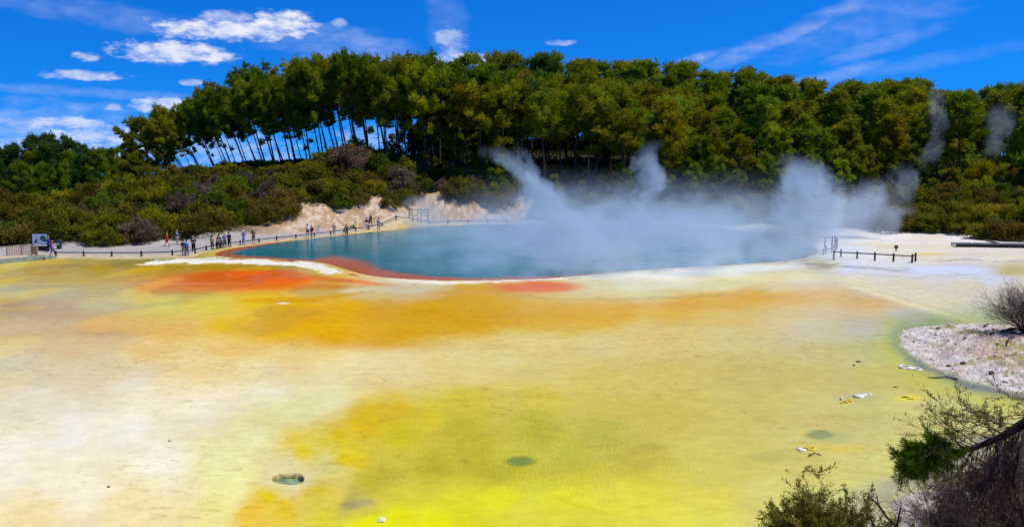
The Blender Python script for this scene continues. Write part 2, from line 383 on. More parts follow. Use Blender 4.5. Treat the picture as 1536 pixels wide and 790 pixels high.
# ------------------------------------------------------------------ mineral colours of the flats; the grey-lavender points carry painted sky and steam reflection
CP = """10,389,205,190,110;70,398,190,160,70;60,407,200,160,15;150,404,198,160,20;185,391,150,135,60;230,405,190,155,15;110,420,205,175,60;20,420,205,178,70;190,418,205,170,60;130,390,165,150,75;235,390,150,135,65
20,434,195,185,130;100,440,200,182,125;180,440,210,190,115;20,458,186,158,100;85,462,198,166,112;150,455,205,190,125;250,452,205,195,95;320,456,212,188,75;400,450,221,183,25;215,430,212,160,80;240,445,212,185,100
460,480,220,171,0;560,470,214,161,0;650,462,214,163,0;700,452,226,179,0;350,492,226,186,35;420,495,226,176,5;500,500,220,163,0;590,505,218,169,0;700,482,218,171,0;760,462,218,166,0;800,472,226,186,20;880,475,226,189,30;930,470,226,183,15;520,455,220,171,0;440,460,220,176,5
50,490,218,184,125;150,490,216,172,105;250,500,222,180,100;350,520,228,192,115;440,540,234,205,135;100,515,222,188,125;220,520,226,190,122;300,540,232,205,145
50,605,238,222,192;100,650,247,239,222;200,640,247,240,222;300,620,244,232,206;20,550,220,205,165;120,560,228,208,160;160,545,226,204,150;400,585,240,228,190;250,690,247,238,215;100,720,248,236,208;40,770,240,218,165;200,765,243,222,170;290,740,240,222,168;10,690,247,240,224;330,600,240,222,185;200,590,240,226,195;400,555,236,218,168;550,550,238,220,165;500,570,236,222,170
335,700,238,232,165;325,760,235,225,145;380,655,236,228,170;440,622,226,220,155;480,600,232,222,168;345,730,238,230,160;420,640,228,218,150
400,742,222,194,16;470,732,212,186,42;450,680,222,198,30;500,660,214,190,15;560,622,214,184,8;600,645,208,190,15;540,640,218,184,10;380,765,230,190,60;430,760,222,189,45;600,612,216,182,20;650,625,214,192,30;520,690,220,196,25;440,655,224,195,60
393,712,226,212,155;480,704,216,206,135;430,696,226,212,150;432,732,226,206,140;465,715,214,200,130
700,640,190,176,40;800,640,184,174,45;900,650,186,176,58;650,690,188,176,40;750,712,186,176,42;560,725,190,178,45;700,600,212,188,50;800,600,212,190,60;850,690,190,182,55;950,690,192,178,62;700,670,186,174,40;560,748,198,182,70;530,755,185,172,85
600,778,228,222,0;700,768,218,208,28;800,772,216,208,60;900,762,218,210,60;500,782,214,198,55;1000,772,224,214,75;950,738,222,212,62;750,745,222,214,25;560,790,228,222,0;660,790,228,222,0;850,740,220,210,45
800,560,216,197,112;900,565,214,194,90;1000,562,212,190,90;1100,560,206,187,90;1000,620,204,184,78;1100,650,205,190,95;1200,560,206,190,92;1250,620,206,192,112;1150,725,214,206,115;1050,705,210,200,92;1300,655,206,196,118;1400,622,206,196,112;1350,705,214,206,118;1250,700,210,200,112;900,610,208,188,75;1050,600,206,188,85;1150,600,205,188,92;1100,690,210,198,100;1280,745,214,208,120;1400,680,212,206,118;1470,640,208,198,120;1200,660,205,192,105;1050,750,220,210,80;1350,770,206,205,120
600,538,236,214,152;700,528,232,210,140;800,520,228,205,125;700,560,226,206,128;900,520,222,202,130;1000,512,222,195,110;620,560,234,214,150;760,540,224,208,135
1000,470,226,186,65;1060,452,226,190,13;1130,441,226,185,8;1180,446,228,185,85;1250,440,230,190,110;1300,456,226,190,120;1180,480,220,195,130;1220,492,210,196,155;1300,492,204,194,172;1370,478,204,194,178;1420,474,200,195,165;1100,475,226,192,95;1100,505,216,198,120;950,495,224,196,110
1250,530,206,190,112;1330,520,200,193,112;1345,503,165,180,115;1350,530,188,188,85;1380,560,200,188,70;1420,575,200,190,85;1330,494,192,194,150;1320,560,204,190,90;1480,600,205,192,105;1420,600,206,195,115;1390,487,160,180,140
600,433,215,205,172;540,436,212,200,160;660,430,216,205,170;570,441,222,208,160;640,441,216,205,175;480,440,215,185,90;500,425,222,170,60
720,437,215,165,8;700,430,212,165,10;900,432,226,208,155;1000,426,235,226,192;1000,412,242,238,224;1100,408,232,226,208;1100,424,228,214,155;1200,420,226,213,168;1000,441,222,206,132;900,448,222,196,110;940,418,232,222,190;1150,430,226,210,150
1250,396,230,222,202;1300,388,236,229,218;1400,388,228,216,186;1300,365,235,226,206;1400,360,233,219,192;1450,354,238,230,215;1500,385,225,213,182;1390,405,205,208,216;1450,406,200,205,216;1320,405,212,212,210;1270,401,205,208,214;1235,398,170,160,115;1350,430,216,204,162;1450,430,213,203,165;1500,450,216,206,178;1400,450,218,206,162;1480,478,205,206,172;1522,405,190,176,112;1525,432,216,206,172;1280,420,222,210,165;1330,372,228,215,180;1400,375,230,216,184;1340,355,240,232,220;1250,350,236,226,208;1250,375,238,232,222;1440,385,222,210,185;1500,420,205,205,200;1560,440,212,203,168;1600,400,205,192,140;1600,360,236,228,212"""
CPA = np.array([[float(v) for v in q.split(',')] for r in CP.split('\n') for q in r.split(';')])
def colour_flats(px, py, X, Y):
    """albedo of the mineral flats at ground positions (a fixed pattern of deposits, with some reflected sky painted in)"""
    amp = 1.0
    wx = (fbm(X * .22, Y * .16, 31, 4) - .5) * 40 + (fbm(X * .9, Y * .7, 32, 5) - .5) * 40
    wy = (fbm(X * .22, Y * .16, 41, 4) - .5) * 16 + (fbm(X * .9, Y * .7, 42, 5) - .5) * 16
    sc = np.clip((py - 330) / 260.0, .12, 1.3)
    qx, qy = px + wx * (.35 + .65 * sc), py + wy * sc
    num = np.zeros(px.shape + (3,)); den = np.zeros(px.shape)
    lin = S2L(CPA[:, 2:5])
    ys = 2.6 - 1.5 * sst(430, 700, qy)          # rows are further apart on the ground the further out they are
    for (cx, cy_, *_), c in zip(CPA, lin):
        d2 = (qx - cx) ** 2 + ((qy - cy_) * ys) ** 2 + 30
        w_ = d2 ** -1.6 * 1e6
        num += w_[..., None] * c; den += w_
    C = num / den[..., None]
    def put(C, m, c, op=1.0):
        m = np.clip(m, 0, 1)[..., None] * op
        return C * (1 - m) + S2L(c) * m
    n1 = fbm(X * .5, Y * .35, 51, 4) - .5; n2 = fbm(X * 1.6, Y * 1.1, 52, 3) - .5
    def el(cx, cy_, rx, ry, soft=.5, nz=.5, rot=0):
        dx, dy = px - cx, py - cy_
        if rot: dx, dy = dx * math.cos(rot) + dy * math.sin(rot), -dx * math.sin(rot) + dy * math.cos(rot)
        r = np.sqrt((dx / rx) ** 2 + (dy / ry) ** 2)
        return sst(1 + soft, 1 - soft, r + nz * (n1 * 1.2 + n2 * .6))
    # the broad gold band
    gb = polydist(px + n1 * 60 + n2 * 25, py + n1 * 16 + n2 * 8, smoothpoly([(330, 484), (400, 462), (520, 449), (640, 446), (700, 430), (732, 430), (765, 447), (860, 457), (940, 453), (960, 468), (925, 484), (800, 489), (700, 499), (620, 512), (545, 517), (480, 505), (400, 494)]))
    C = put(C, sst(-15, 12, gb) * sst(300, 470, px), (220, 164, 0), .85)
    C = put(C, el(1090, 450, 125, 13, .6, .6, -.06), (224, 164, 4), .85)
    C = put(C, el(1240, 448, 90, 9, .8, .6, .08), (228, 180, 80), .55)
    C = put(C, el(960, 468, 120, 14, .8, .6), (226, 172, 25), .5)
    # orange deposits by the pool
    C = put(C, el(345, 421, 130, 19, .45, .5), (224, 140, 55), .8)
    C = put(C, el(368, 419, 92, 15, .3, .35), (228, 108, 22))
    C = put(C, el(400, 412, 62, 9, .4, .3), (226, 96, 12), .8)
    C = put(C, el(300, 430, 70, 8, .6, .5), (226, 130, 60), .6)
    C = put(C, el(805, 430, 64, 8, .4, .4), (230, 118, 30))
    C = put(C, el(815, 427, 30, 4, .5, .4), (228, 100, 30), .8)
    # gold strip under the white tongue
    C = put(C, el(350, 400, 150, 5, .5, .3), (188, 150, 8), .9)
    C = put(C, el(480, 403, 30, 9, .5, .3), (200, 185, 90), .7)
    # orange and gold ribbons between the two basins
    C = put(C, el(520, 421, 70, 3, .6, .4, .10), (226, 120, 30), .85)
    C = put(C, el(480, 430, 70, 4, .6, .5, -.02), (214, 130, 20), .7)
    C = put(C, el(430, 450, 60, 4, .6, .6), (206, 150, 10), .8)
    C = put(C, el(500, 444, 50, 3, .7, .6, -.12), (206, 150, 10), .8)
    C = put(C, el(425, 454, 9, 1.3, .5, .9), (240, 232, 205), .8)
    # white crust fringes
    tongue = smoothpoly([(192, 398.5), (228, 391), (262, 388), (300, 386.5), (335, 387), (420, 391), (470, 393.5), (500, 401), (517, 408), (497, 411.5), (478, 412), (474, 405), (440, 398), (380, 396), (300, 396.5), (240, 397.5)])
    td = polydist(px + n2 * 26, py + n1 * 7 + n2 * 5, tongue) - .7
    C = put(C, sst(-1.2, 1.0, td), (243, 240, 234))
    C = put(C, sst(0, 1, sst(-1, 1, td) * sst(392, 387, py + n1 * 8)), (205, 200, 190), .6)
    fr = py - (np.interp(px, [560, 600, 640, 680, 720, 760, 800, 860, 950, 1050, 1180, 1240], [416, 421, 423.5, 424.5, 423, 421.5, 420, 416.5, 411, 405.5, 399, 393]) + n2 * 3)
    C = put(C, np.exp(-(fr / 1.7) ** 2) * sst(560, 650, px) * sst(1260, 1150, px), (244, 240, 232), .95)
    C = put(C, np.exp(-((fr - 3.5) / 2.6) ** 2) * sst(830, 960, px) * sst(1250, 1150, px), (246, 243, 236), .8)
    # pale lip of the next terrace: a long curved line
    def line(pts, wd, c, op):
        y0 = np.interp(px, [p[0] for p in pts], [p[1] for p in pts]); d = py - y0 + n2 * 4 + n1 * 7
        m = np.exp(-(d / wd) ** 2) * sst(pts[0][0] - 15, pts[0][0] + 15, px) * sst(pts[-1][0] + 10, pts[-1][0] - 10, px)
        return put(C, m, c, op)
    C = line([(1255, 427), (1290, 433), (1330, 444), (1370, 456), (1405, 466), (1430, 473), (1450, 482)], 2.6, (236, 224, 168), .55)
    C = line([(1250, 424.5), (1290, 430), (1330, 441), (1370, 452), (1405, 462), (1430, 469), (1455, 478)], 1.2, (196, 182, 130), .5)
    C = line([(735, 436), (780, 444), (840, 449), (920, 449), (1000, 446), (1080, 441), (1160, 434)], 1.3, (176, 150, 70), .55)
    C = line([(830, 742), (870, 758), (920, 770), (950, 762), (1010, 742)], 2.0, (214, 192, 20), .55)
    C = line([(960, 405), (1020, 401.5), (1090, 398), (1150, 394), (1200, 390.5)], 1.1, (110, 102, 80), .7)
    C = line([(1220, 401), (1270, 400), (1330, 404), (1370, 406)], 2.0, (150, 150, 140), .7)
    C = line([(1200, 396), (1230, 397), (1260, 396)], 2.2, (128, 120, 88), .8)
    C = line([(1390, 391), (1440, 390), (1500, 391.5), (1540, 392)], .9, (150, 142, 118), .7)
    C = line([(1300, 412), (1360, 417), (1400, 414), (1470, 410)], 1.4, (190, 178, 130), .5)
    C = put(C, el(1425, 405, 60, 5, .5, .5), (214, 220, 232), .7)
    C = put(C, el(1395, 381, 26, 1.3, .5, .3), (226, 196, 60), .8)
    C = put(C, el(1300, 367, 50, 2, .5, .5), (226, 206, 140), .6)
    sd_ = polydist(px + n2 * 10, py + n1 * 6, np.array([(1700, 470), (1536, 478), (1425, 485), (1375, 488), (1353, 496), (1350, 512), (1372, 533), (1400, 548), (1440, 567), (1512, 584), (1700, 600)]))
    C = put(C, sst(-34, -3, sd_) * sst(1300, 1345, px + (py - 500) * .3), (150, 166, 105), .62)
    C = put(C, sst(-46, -22, sd_) * sst(-8, -24, sd_) * sst(470, 486, py), (205, 200, 60), .35)
    # submerged vents and crusts
    C = put(C, el(781, 689, 22, 7, .35, 1.1), (118, 128, 52), .85)
    C = put(C, el(780, 692, 15, 4, .35, .3), (110, 150, 85), .5)
    C = put(C, el(1229, 651, 19, 6.5, .4, .9), (122, 138, 92), .85)
    C = put(C, el(1245, 653, 34, 9, .6, .3), (160, 165, 100), .45)
    C = put(C, el(1150, 685, 34, 8, .6, .3), (178, 178, 92), .6)
    C = put(C, el(1265, 672, 40, 5, .6, .4), (226, 190, 70), .6)
    C = put(C, el(528, 756, 13, 5, .5, 1.2), (160, 145, 105), .8)
    C = put(C, el(548, 752, 16, 6, .5, .4), (176, 165, 115), .7)
    C = put(C, el(1365, 595, 24, 5, .5, .9), (236, 212, 10), .95)
    C = put(C, el(1285, 595, 30, 6, .6, .4), (176, 168, 130), .5)
    C = put(C, el(1290, 610, 40, 20, .8, .4), (180, 180, 95), .25)
    C = put(C, el(975, 668, 20, 5, .6, .4), (170, 160, 55), .5)
    C = put(C, el(1330, 640, 46, 9, .7, .5), (196, 180, 110), .4)
    pit = polydist(px, py, smoothpoly(PIT_PX))
    C = put(C, sst(-26, -4, pit + n1 * 10) , (226, 214, 165), .55)
    C = put(C, sst(-1, .6, pit), (70, 66, 40), .95)
    # fine freckles of grit and streaks of crust
    sp1 = fbm(X * 2.4, Y * 6.0, 61, 3); sp2 = vn(X * 9, Y * 6, 62); rg = fbm(X * .3, Y * .2, 63, 2)
    C = C * (1 - .20 * (sst(.60, .78, sp1) * sst(.35, .65, rg))[..., None] * np.array([.8, 1, 1.4]))
    C = C * (1 - .45 * (sst(.95, .985, sp2) * sst(.48, .62, rg))[..., None])
    st_ = fbm(X * .9, Y * 3.2, 66, 4) - .5
    C = C * (1 + .13 * st_[..., None] * np.array([.6, 1, 1.5]))
    band = fbm(X * .16, Y * .5, 64, 5) - .5
    C = C * (1 + .24 * band[..., None] * np.array([.5, .9, 1.5]))
    far_ = (sst(1120, 1290, px) * sst(485, 445, py))[..., None]
    C = C * (np.array([1.0, .985, .80]) * (1 - far_) + np.array([.97, .975, .97]) * far_)
    lum = C.mean(-1, keepdims=True)
    return np.clip(C * (.87 - .13 * np.clip(lum, 0, 1) ** 2), 0, .85)

# ------------------------------------------------------------------ ground sheet
ygrid = np.concatenate([np.linspace(-70, 6, 30), np.linspace(7, 23.5, 70),
    np.array([G(768, p)[1] for p in np.arange(800, 500, -1.5)]),
    np.array([G(768, p)[1] for p in np.arange(500, 322, -.7)]),
    np.arange(160, 262, .8), np.geomspace(263, 3000, 24)])
ygrid = np.unique(np.round(ygrid, 4))
sg = np.concatenate([-np.geomspace(6, .64, 22), np.linspace(-.625, .625, 880), np.geomspace(.64, 6, 22)])
SG, YG = np.meshgrid(sg, ygrid)
XG = SG * np.hypot(np.maximum(YG, 0), 12); NR, NC = SG.shape
ZG = H(XG, YG)
PXG, PYG = proj(XG, np.maximum(YG, 14), np.zeros_like(XG))
Cg = np.zeros((NR, NC, 3))
onflat = (YG > 22) & (YG < 150)
fi = np.nonzero(onflat.any(1))[0]; r0, r1 = fi[0], fi[-1] + 1
Cg[r0:r1] = colour_flats(np.clip(PXG[r0:r1], -250, 1800), PYG[r0:r1], XG[r0:r1], YG[r0:r1])
AG = CX + F * XG / np.maximum(YG, 20)
PD = polydist(XG, YG, POOL); LD = np.where(YG < 75, polydist(XG, YG, LAND) + (fbm(XG * .8, YG * .8, 14, 4) - .5) * 1.1, -9)
nA = fbm(XG * .4, YG * .4, 71, 5); nB = fbm(XG * 1.8, YG * 1.8, 72, 4); nC = fbm(XG * .09, YG * .09, 73, 3)
def blend(m, c):
    global Cg
    m = np.clip(m, 0, 1)[..., None]; Cg = Cg * (1 - m) + np.asarray(c) * m
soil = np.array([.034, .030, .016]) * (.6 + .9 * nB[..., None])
FOOT = {k: COLS[k][0][0] for k in _ck}
footY = np.interp(AG, _ck, [FOOT[k] for k in _ck]); cliffY = np.interp(AG, _ck, [COLS[k][1][0] for k in _ck])
# sandy strip between the flats and the hill
FENCE_PX = [(-40, 386), (84, 382.5), (130, 383), (180, 383.5), (230, 383), (258, 382), (285, 381), (300, 377), (318, 372), (340, 368.5), (362, 366.5), (380, 364.5), (400, 361.5), (430, 358.5), (455, 356), (480, 353.5), (505, 350.5), (530, 346.5), (560, 342.5), (600, 338.5), (660, 335), (720, 334), (775, 333)]
fenceY = np.interp(PXG, [p[0] for p in FENCE_PX], [G(768, p[1])[1] for p in FENCE_PX])
strip = sst(-4.2, -1.6, YG - fenceY + (nA - .5) * 3) * sst(800, 760, PXG) * (YG > 80)
blend(strip * (PD < -.05), np.array([.50, .40, .22]) * (.75 + .5 * nB[..., None]))
pathm = sst(.1, .9, YG - fenceY) * sst(820, 770, PXG) * (YG > 80)
blend(pathm * (PD < -.05), np.array([.37, .33, .29]) * (.8 + .4 * nA[..., None]))
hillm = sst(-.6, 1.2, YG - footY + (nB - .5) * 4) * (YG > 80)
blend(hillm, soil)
cl_az = sst(325, 440, AG) * sst(830, 780, AG)
cliff = cl_az * sst(-3.5, -.5, YG - footY + (nA - .5) * 3) * sst(3.6, .8, YG - cliffY + (nB - .5) * 5 + (nA - .5) * 5)
ochre = np.array([.54, .38, .21]) * (1 - sst(.45, .62, nB)[..., None]) + np.array([.64, .53, .41]) * sst(.45, .62, nB)[..., None]
ochre = ochre * (1 - .5 * sst(.62, .7, nA)[..., None]) + np.array([.52, .30, .04]) * (.4 * sst(.62, .7, nA))[..., None]
blend(cliff, ochre * np.array([.86, .80, .74]) * (.58 + .62 * nB[..., None]))
# pale dry bank in the near corner and the spit
land = sst(-.05, .12, LD)
n4 = fbm(XG * 5, YG * 5, 75, 4); n5 = vn(XG * 9, YG * 9, 76)
bank = np.array([.62, .56, .47]) * (.55 + .75 * n4[..., None])
bank = bank * (1 - sst(.5, .62, nB)[..., None] * .6) + np.array([.36, .25, .17]) * (sst(.5, .62, nB)[..., None] * .6)
blend(land, bank)
bank = bank * 1
blend(land * (YG < 36) * .55, np.array([.52, .38, .25]) * (.5 + .8 * n4[..., None]))
inner = sst(1.5, 5, LD + (nA - .5) * 6)
blend(inner * .7 * (YG > 38), np.array([.42, .27, .17]) * (.5 + .9 * n4[..., None]))
blend(sst(3, 8, LD) * (YG < 38) * .85, np.array([.27, .17, .10]) * (.5 + .9 * n4[..., None]))
blend(sst(.55, .64, fbm(XG * .55, YG * .55, 77, 4)) * (LD > .4) * (LD < 6) * (YG > 38) * .8, np.array([.30, .25, .035]) * (.7 + .5 * n4[..., None]))
blend((n5 > .86) * land * .7, (.09, .075, .06))
blend((n5 < .12) * land * .6, (.75, .72, .66))
# dark blue margin along the spit: deeper water, its sky reflection painted in
blend(np.exp(-((LD + .45) / .5) ** 2) * (YG > 34) * sst(1330, 1370, PXG) * sst(500, 540, PYG) * (.35 + .5 * nA), (.10, .10, .15))
blend(np.exp(-((LD + .7) / .8) ** 2) * (YG <= 34) * sst(0, 8, XG) * .6, (.22, .21, .20))
# pool floor and rim
blend((PD > .02) * 1.0, (.30, .10, .03))
far = sst(255, 300, YG)
blend(far, np.array([.05, .06, .02]))
Cg = np.clip(Cg, 0, 1)
dryflat = np.maximum(sst(1180, 1300, PXG) * sst(430, 415, PYG + (PXG - 1255) * -.32), sst(940, 1000, PXG) * sst(424, 416, PYG))
tong = polydist(PXG, PYG, smoothpoly([(192, 398.5), (228, 391), (262, 388), (300, 386.5), (335, 387), (420, 391), (470, 393.5), (500, 401), (517, 408), (497, 411.5), (478, 412), (474, 405), (440, 398), (380, 396), (300, 396.5), (240, 397.5)]))
WET = (1 - np.clip(strip + pathm + hillm, 0, 1)) * (1 - land) * (1 - .95 * np.clip(dryflat, 0, 1)) * (1 - sst(-1, 1, tong)) * (YG > 21) * (YG < 130)
WET = WET * (1 - sst(-3, -.3, PD) * .8) * (1 - .8 * sst(.40, .60, fbm(XG * .2, YG * .12, 79, 3)) * sst(600, 480, PXG))

def ground_mat(name, water):
    m, nt, out = newmat(name)
    b = nd(nt, 'ShaderNodeBsdfPrincipled')
    a = nd(nt, 'ShaderNodeAttribute'); a.attribute_name = 'deposit'
    wt = nd(nt, 'ShaderNodeAttribute'); wt.attribute_name = 'wet'
    geo = nd(nt, 'ShaderNodeNewGeometry')
    n = nd(nt, 'ShaderNodeTexNoise'); n.inputs['Scale'].default_value = 7; n.inputs['Detail'].default_value = 8; n.inputs['Roughness'].default_value = .65
    nt.links.new(geo.outputs['Position'], n.inputs['Vector'])
    n2 = nd(nt, 'ShaderNodeTexNoise'); n2.inputs['Scale'].default_value = 1.3; n2.inputs['Detail'].default_value = 9; n2.inputs['Roughness'].default_value = .7
    nt.links.new(geo.outputs['Position'], n2.inputs['Vector'])
    k = mth(nt, 'ADD', mth(nt, 'MULTIPLY', smooth01(nt, n.outputs['Fac'], .3, .7), .06), mth(nt, 'MULTIPLY', smooth01(nt, n2.outputs['Fac'], .32, .68), .13))
    k = mth(nt, 'ADD', k, .905)
    cc = mixc(nt, 1.0, a.outputs['Color'], k, 'MULTIPLY')
    nt.links.new(cc, b.inputs['Base Color'])
    b.inputs['IOR'].default_value = 1.075 if water else 1.25
    rr = mth(nt, 'MULTIPLY_ADD', wt.outputs['Fac'], -.80, .92)
    nt.links.new(rr, b.inputs['Roughness'])
    bp = nd(nt, 'ShaderNodeBump'); bp.inputs['Distance'].default_value = .03; bp.inputs['Strength'].default_value = .45
    if water:
        mp = nd(nt, 'ShaderNodeMapping'); mp.inputs['Rotation'].default_value = (0, 0, .55); mp.inputs['Scale'].default_value = (1, 1.0, 1)
        nt.links.new(geo.outputs['Position'], mp.inputs[0])
        wv = nd(nt, 'ShaderNodeTexWave'); wv.inputs['Scale'].default_value = 1.9; wv.inputs['Distortion'].default_value = 11; wv.inputs['Detail'].default_value = 3; wv.inputs['Detail Scale'].default_value = 2.2
        nt.links.new(mp.outputs[0], wv.inputs['Vector'])
        rp_ = nd(nt, 'ShaderNodeAttribute'); rp_.attribute_name = 'ripple'
        nt.links.new(mth(nt, 'MULTIPLY', wv.outputs['Fac'], rp_.outputs['Fac']), bp.inputs['Height'])
        bp.inputs['Distance'].default_value = .025; bp.inputs['Strength'].default_value = .5
    else:
        nt.links.new(mth(nt, 'ADD', n.outputs['Fac'], n2.outputs['Fac']), bp.inputs['Height'])
    nt.links.new(bp.outputs[0], b.inputs['Normal'])
    nt.links.new(b.outputs[0], out.inputs[0])
    return m
idx = np.arange(NR * NC).reshape(NR, NC)
quads = np.stack([idx[:-1, :-1], idx[:-1, 1:], idx[1:, 1:], idx[1:, :-1]], -1).reshape(-1, 4)
Vg = np.stack([XG, YG, ZG], -1).reshape(-1, 3)
rgba = np.concatenate([Cg.reshape(-1, 3), np.ones((NR * NC, 1))], 1)
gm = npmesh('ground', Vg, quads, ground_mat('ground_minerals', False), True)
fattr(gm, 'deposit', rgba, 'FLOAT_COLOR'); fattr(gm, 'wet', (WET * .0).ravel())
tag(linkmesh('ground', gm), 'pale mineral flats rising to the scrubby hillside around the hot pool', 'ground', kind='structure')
# the thin film of coloured water on the flats, 4 mm above
wf = (WET.reshape(-1)[quads] > .12).all(1)
qs = quads[wf]; used = np.unique(qs); remap = np.full(NR * NC, -1); remap[used] = np.arange(len(used))
Vw = Vg[used].copy(); Vw[:, 2] += .004
wm = npmesh('shallow_water', Vw, remap[qs], ground_mat('shallow_water_minerals', True), True)
fattr(wm, 'deposit', rgba[used], 'FLOAT_COLOR'); fattr(wm, 'wet', WET.reshape(-1)[used])
RIP = sst(1.25, .3, np.sqrt(((PXG - 800) / 300) ** 2 + ((PYG - 665) / 75) ** 2) + (nA - .5) * .8) + .10
fattr(wm, 'ripple', np.clip(RIP, 0, 1).reshape(-1)[used])
tag(linkmesh('shallow_water', wm), 'shallow yellow and cream water lying over the silica flats', 'shallow water', kind='structure')

# ------------------------------------------------------------------ the hot pool
pm_rows = np.nonzero(((PD > -1.2) & (YG > 60)).any(1))[0]; p0, p1 = pm_rows[0], pm_rows[-1] + 1
sub = (PD > -1.2) & (YG > 60)
qp = quads[sub.reshape(-1)[quads].all(1)]; used = np.unique(qp); remap[:] = -1; remap[used] = np.arange(len(used))
Vp = Vg[used].copy(); Vp[:, 2] = .03
xp, yp, ppx, ppy, pdd = Vp[:, 0], Vp[:, 1], PXG.reshape(-1)[used], PYG.reshape(-1)[used], PD.reshape(-1)[used]
nn = (fbm(xp * .3, yp * .3, 81, 5) - .5) * 1.6 + (fbm(xp * 1.5, yp * 1.5, 82, 3) - .5) * .5
rimw = np.interp(ppx, [316, 350, 420, 470, 500, 540, 600, 680, 760, 860, 1000], [2.0, 2.6, 1.6, 1.2, 5.0, 4.6, 3.2, 2.6, 1.8, .9, .5]) * np.where(ppy < np.interp(ppx, [316, 500, 700, 1240], [382, 380, 378, 376]), np.interp(ppx, [316, 380, 460], [1.0, .8, .12]), 1)
t = sst(.45, 1.25, (pdd + nn * 1.2) / rimw)[:, None]
deep = np.array([.0, .140, .165]) * (1 + .7 * (fbm(xp * .09, yp * .16, 83, 4) - .5)[:, None])
Cp = np.array([.40, .095, .030]) * (1 - t) + deep * t
pmat, nt, out = newmat('hot_pool_water')
b = nd(nt, 'ShaderNodeBsdfPrincipled'); a = nd(nt, 'ShaderNodeAttribute'); a.attribute_name = 'deposit'
nt.links.new(a.outputs['Color'], b.inputs['Base Color']); b.inputs['Roughness'].default_value = .12; b.inputs['IOR'].default_value = 1.11
geo = nd(nt, 'ShaderNodeNewGeometry'); nz = nd(nt, 'ShaderNodeTexNoise'); nz.inputs['Scale'].default_value = 1.8; nz.inputs['Detail'].default_value = 4
nt.links.new(geo.outputs['Position'], nz.inputs['Vector'])
bp = nd(nt, 'ShaderNodeBump'); bp.inputs['Distance'].default_value = .05; bp.inputs['Strength'].default_value = .5
nt.links.new(nz.outputs['Fac'], bp.inputs['Height']); nt.links.new(bp.outputs[0], b.inputs['Normal']); nt.links.new(b.outputs[0], out.inputs[0])
pme = npmesh('pool_water', Vp, remap[qp], pmat, True)
fattr(pme, 'deposit', np.concatenate([Cp, np.ones((len(Cp), 1))], 1), 'FLOAT_COLOR')
tag(linkmesh('pool_water', pme), 'steaming teal hot pool with an orange rim', 'hot pool', kind='structure')
# green water at the bottom of the pit
pw = MB(); pts = toworld(smoothpoly(PIT_PX)); c0 = pts.mean(0)
ring = [(c0[0] + (x - c0[0]) * 1.1, c0[1] + (y - c0[1]) * 1.1, -.22) for x, y in pts]
pw.add(ring, [tuple(range(len(ring)))])
tag(pw.build('pit_water', plain('pit_green_water', (.17, .26, .14), .08, .35, 3.5, spec=.5)), 'small green pool in a round pit of the yellow flat', 'pit pool', kind='structure')
# ------------------------------------------------------------------ vegetation prototypes
R = random.Random(7)
BARK = plain('pine_bark', (.060, .045, .035), .9, .4, 3.0, spec=.1)
PALEBARK = plain('grey_weathered_bark', (.20, .17, .15), .9, .35, 3.0, spec=.1)
LEAF = foliage_mat('pine_needles', .46)
SCRUB = foliage_mat('scrub_leaves', .44)
TWIG = plain('dry_twigs', (.10, .08, .07), .9, .4, 5.0, spec=.1)

def leaves(C, D, L, W, rng, tone, spread=.55, curl=.0):
    """one narrow four-sided leaf spray per centre; C centres, D directions (n,3)"""
    n = len(C)
    d = D / (np.linalg.norm(D, axis=1, keepdims=True) + 1e-9)
    d = d + rng.normal(0, spread, (n, 3)); d /= (np.linalg.norm(d, axis=1, keepdims=True) + 1e-9)
    s = np.cross(d, rng.normal(0, 1, (n, 3))); s /= (np.linalg.norm(s, axis=1, keepdims=True) + 1e-9)
    L = (L * rng.uniform(.6, 1.3, n))[:, None]; W_ = (W * rng.uniform(.6, 1.3, n))[:, None]
    a = C; b = C + d * L * .45 + s * W_ * .5; c = C + d * L; e = C + d * L * .45 - s * W_ * .5
    V = np.stack([a, b, c, e], 1).reshape(-1, 3)
    Fq = np.arange(4 * n).reshape(n, 4)
    return V, Fq, np.repeat(tone, 4)

